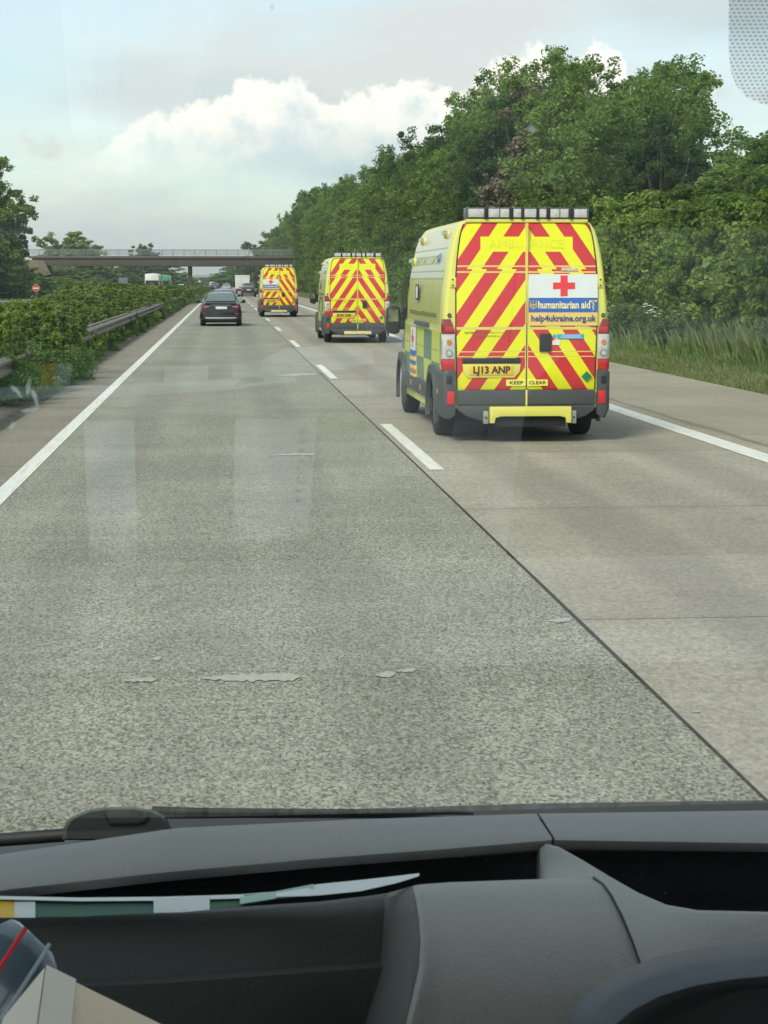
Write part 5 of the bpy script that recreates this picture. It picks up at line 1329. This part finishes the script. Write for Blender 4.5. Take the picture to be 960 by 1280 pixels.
tp = [P(58, 1208, .77) - XO, P(225, 1290, .75) - XO, P(300, 1480, .66) - XO, P(20, 1480, .66) - XO]
q = MB(); q.prism(tp, (0, .0, -.10)); bo = q.obj('carton', CB, box, bevel=.0015)
q = MB(); w0, w1 = P(58, 1208, .769) - XO, P(95, 1226, .7655) - XO
q.prism([off(w0, 0, 0, .0008), off(w1, 0, 0, .0008), off(P(70, 1480, .66) - XO, 0, 0, .0012), off(P(20, 1480, .66) - XO, 0, 0, .0012)], (0, 0, -.0006)); q.obj('tape', CB2, bo)
q = MB(); q.prism([P(56, 1209, .7705) - XO, P(18, 1480, .661) - XO, P(-60, 1480, .67) - XO, P(4, 1272, .765) - XO], (-.001, .0, -.08)); q.obj('side_flap', CB2, bo)

# ---- windscreen, wiper
ws = thing('windscreen', 'our own clear windscreen with a dotted dark patch at the top right and insect splashes', 'windscreen', (0, WS_Y, WS_Z))
tl_ = math.tan(WS_A)
m, t, b = new_mat('windscreen_glass')
t.n.remove(b)
fr = t.a('ShaderNodeFresnel', inp={'IOR': 1.5}).outputs[0]
tcn = t.a('ShaderNodeTexCoord').outputs['Object']
film = t.m('MULTIPLY', t.step(t.noise(tcn, 6, 5, .65), .45, .8), .018)
trn = t.a('ShaderNodeBsdfTransparent', inp={0: (.955, .975, .965, 1)}); gl = t.a('ShaderNodeBsdfGlossy', inp={0: (.95, 1, 1, 1), 'Roughness': .03}); df = t.a('ShaderNodeBsdfTranslucent', inp={0: (.7, .75, .75, 1)})
mA = t.a('ShaderNodeMixShader', inp={0: t.m('MINIMUM', t.m('MULTIPLY', fr, 3.6), 1.0), 1: trn.outputs[0], 2: gl.outputs[0]})
mB = t.a('ShaderNodeMixShader', inp={0: film, 1: mA.outputs[0], 2: df.outputs[0]})
t.l.new(mB.outputs[0], t.n['Material Output'].inputs[0]); M_WS = m
def wsp(x, s_, n_=0.0): # point s_ metres up the glass from its foot; n_ metres towards the cab
    return Vector((x, -s_ * math.cos(WS_A) - n_ * math.sin(WS_A), s_ * math.sin(WS_A) - n_ * math.cos(WS_A)))
q = MB(); q.sheet([wsp(-.95, 0), wsp(.95, 0), wsp(.88, .92), wsp(-.88, .92)]); q.obj('glass', M_WS, ws)
def on_glass(px, py, n_=.002):
    d = sdir(px, py)  # per metre along y
    # z = CAMZ + d.z*Y ; glass z = WS_Z + (WS_Y - Y)*tan
    Y = (WS_Z + WS_Y * tl_ - CAMZ) / (d.z + tl_)
    p = Vector((0, 0, CAMZ)) + d * Y - ws.location
    return p + Vector((0, -math.sin(WS_A), -math.cos(WS_A))) * n_
# dotted band behind the mirror foot
m, t, b = new_mat('frit_dots'); t.n.remove(b)
co = t.a('ShaderNodeTexCoord').outputs['Object']; s_ = t.a('ShaderNodeSeparateXYZ', inp={0: co})
px_ = t.m('DIVIDE', s_.outputs[0], .00235); pz_ = t.m('DIVIDE', s_.outputs[2], .00150)
row = t.m('FLOOR', pz_); fx = t.m('SUBTRACT', t.m('FRACT', t.m('ADD', px_, t.m('MULTIPLY', t.m('MODULO', row, 2.0), .5))), .5); fz = t.m('SUBTRACT', t.m('FRACT', pz_), .5)
rd = t.m('SQRT', t.m('ADD', t.m('MULTIPLY', fx, fx), t.m('MULTIPLY', fz, fz)))
tz = on_glass(930, 0).z; bz = on_glass(930, 125).z
sz = t.n.new('ShaderNodeMapRange'); t.l.new(s_.outputs[2], sz.inputs[0]); sz.inputs[1].default_value = bz; sz.inputs[2].default_value = tz + .03; sz.inputs[3].default_value = .33; sz.inputs[4].default_value = .56
msk = t.m('LESS_THAN', rd, sz.outputs[0])
mx = t.a('ShaderNodeMixShader', inp={0: t.m('ADD', t.m('MULTIPLY', msk, .42), .10), 1: t.a('ShaderNodeBsdfTransparent').outputs[0], 2: t.a('ShaderNodeBsdfDiffuse', inp={0: (.10, .12, .12, 1)}).outputs[0]})
t.l.new(mx.outputs[0], t.n['Material Output'].inputs[0])
q = MB(); out2 = [(910, -160), (910, 60), (912, 85), (919, 103), (932, 118), (950, 126), (975, 130), (1100, 134), (1130, 120), (1140, -160)]
q.sheet([on_glass(x, y) for x, y in out2]); q.obj('dotted_patch', m, ws)
# dried splashes
m, t, b = new_mat('dried_splash'); t.n.remove(b)
co = t.a('ShaderNodeTexCoord').outputs['UV']; 
g_ = t.a('ShaderNodeTexCoord').outputs['Object']
uvl = t.a('ShaderNodeVectorMath', operation='LENGTH', inp={0: t.a('ShaderNodeVectorMath', operation='SUBTRACT', inp={0: co, 1: (.5, .5, 0)}).outputs[0]}).outputs['Value']
nz = t.noise(g_, 160, 3, .6)
al = t.m('MULTIPLY', t.step(t.m('SUBTRACT', t.m('ADD', t.m('MULTIPLY', nz, .9), .12), t.m('MULTIPLY', uvl, 1.5)), .12, .42), .42)
mx = t.a('ShaderNodeMixShader', inp={0: al, 1: t.a('ShaderNodeBsdfTransparent').outputs[0], 2: t.a('ShaderNodeBsdfTranslucent', inp={0: (.80, .84, .78, 1)}).outputs[0]})
t.l.new(mx.outputs[0], t.n['Material Output'].inputs[0])
def splash(px, py, wx, wy, rot=0):
    c_, s2 = math.cos(rot), math.sin(rot); pts_ = []
    for (a, b_) in ((-1, -1), (1, -1), (1, 1), (-1, 1)): pts_.append(on_glass(px + (a * wx * c_ - b_ * wy * s2) / 2, py + (a * wx * s2 + b_ * wy * c_) / 2, .0025))
    q = MB(); q.sheet(pts_); me = q.mesh('splash', recalc=False); uv = me.uv_layers.new(name='uv')
    for i, u in enumerate(((0, 0), (1, 0), (1, 1), (0, 1))): uv.data[i].uv = u
    return link('insect_splash', me, m, ws)
splash(22, 486, 16, 44, -.7); splash(36, 480, 12, 40, .1); splash(44, 492, 14, 50, -.25); splash(38, 508, 44, 12, -.15); splash(16, 528, 30, 14, -.8); splash(663, 157, 22, 22); splash(340, 5, 12, 18)
# wiper, outside the glass
wip = thing('wiper', 'black windscreen wiper with a rounded pivot cover lying along the foot of the glass', 'wiper', P(150, 1030, 1.26))
WO = wip.location.copy(); M_WIP = mat('wiper_black', (.045, .052, .054), .55, var=.15, scale=20); M_WRUB = mat('wiper_rubber', (.015, .015, .016), .6)
def W(px, py, Y): return P(px, py, Y) - WO
q = MB(); o = [(78, 1050), (79, 1036), (84, 1026), (96, 1018), (112, 1012), (135, 1009), (165, 1009), (190, 1012), (204, 1018), (211, 1028), (216, 1040), (214, 1052)]
q.loft([[W(x, y, 1.285) for x, y in o], [W(x, y, 1.262) for x, y in o], [W(147 + (x - 147) * .93, 1034 + (y - 1034) * .88, 1.254) for x, y in o]]); pc = q.obj('pivot_cover', M_WIP, wip, smooth=45)
q = MB(); q.tube([W(x, y, 1.2525) for x, y in ((130, 1017), (132, 1022), (136, 1028), (170, 1028), (180, 1025), (184, 1018))], .0009, 5); q.obj('cover_groove', M_WRUB, pc)
q = MB(); q.tube([W(x, y, 1.275) for x, y in ((190, 1013), (260, 1014.5), (340, 1015), (440, 1015.5), (520, 1015.5), (560, 1015), (592, 1017))], [.0032, .0028, .0027, .0026, .0025, .002, .001], 8); q.obj('arm', M_WRUB, wip, smooth=60)
q = MB(); q.tube([W(x, y, 1.282) for x, y in ((200, 1020), (300, 1019), (400, 1019.5), (500, 1020), (600, 1023))], [.0022, .0022, .002, .0018, .001], 8); q.obj('blade', M_WIP, wip, smooth=60)
q = MB(); q.tube([W(x, y, 1.27) for x, y in ((-420, 1066), (-100, 1056), (0, 1050), (80, 1044))], .005, 8); q.obj('linkage', M_WRUB, wip, smooth=60)
# cowl panel outside, at the foot of the glass
sc_ = thing('scuttle_panel', 'black plastic scuttle strip outside at the foot of the windscreen', 'scuttle panel', (0, 1.2, CAMZ - .40))
q = MB(); rg_ = []
for p in PXS:
    u = lerp(LU, p); a = P(p, u + 9, 1.25) - sc_.location; b_ = P(p, u + 7, 1.36) - sc_.location
    b_.z = a.z - .02
    rg_.append([a, b_, off(b_, 0, 0, -.06), off(a, 0, 0, -.06)])
q.loft(rg_); q.obj('panel', M_WRUB, sc_)

# ---- cab shell of our van: roof lining, sides with open windows, rear wall, so that the cab is as dim as it is in the photograph
cabn = thing('van_cab', 'dark roof lining and pillars of our own van around the camera', 'van cab', (0, 0, 0))
LIN = mat('roof_lining', (.45, .45, .42), .9)
zr = WS_Z + .92 * math.sin(WS_A); yr = WS_Y - .92 * math.cos(WS_A)
q = MB(); q.box(-1.0, 1.0, -1.1, yr, zr, zr + .05); q.obj('roof_lining', LIN, cabn)
q = MB(); q.box(-1.0, 1.0, -1.15, -1.1, .4, zr + .05); q.obj('rear_panel', LIN, cabn)
q = MB(); q.box(-1.0, 1.0, -1.1, 1.1, .40, .45); q.obj('cab_floor', M_DARKT, cabn)
for s in (-1, 1):
    x0, x1 = sorted((s * .96, s * 1.0))
    q = MB(); q.box(x0, x1, -1.1, 1.3, .4, 1.42); q.obj('door_panel', LIN, cabn)
    q = MB(); q.prism([(s * .965, WS_Y + .02, WS_Z - .02), (s * .965, WS_Y - .08, WS_Z - .02), (s * .90, yr - .08, zr), (s * .90, yr + .02, zr)], (s * .06, 0, 0)); q.obj('pillar', LIN, cabn)

# ================================================================== haze
hz = MB(); hz.box(-1300, 1300, -70, 3250, -2.2, 34)
m = bpy.data.materials.new('haze_air'); m.use_nodes = True; t = NT(m.node_tree); t.n.clear()
o = t.a('ShaderNodeOutputMaterial'); v = t.a('ShaderNodeVolumePrincipled', inp={'Color': (.80, .88, .92, 1), 'Density': .00030, 'Anisotropy': .2})
t.l.new(v.outputs[0], o.inputs['Volume']); tag(hz.obj('haze', m), kind='stuff')
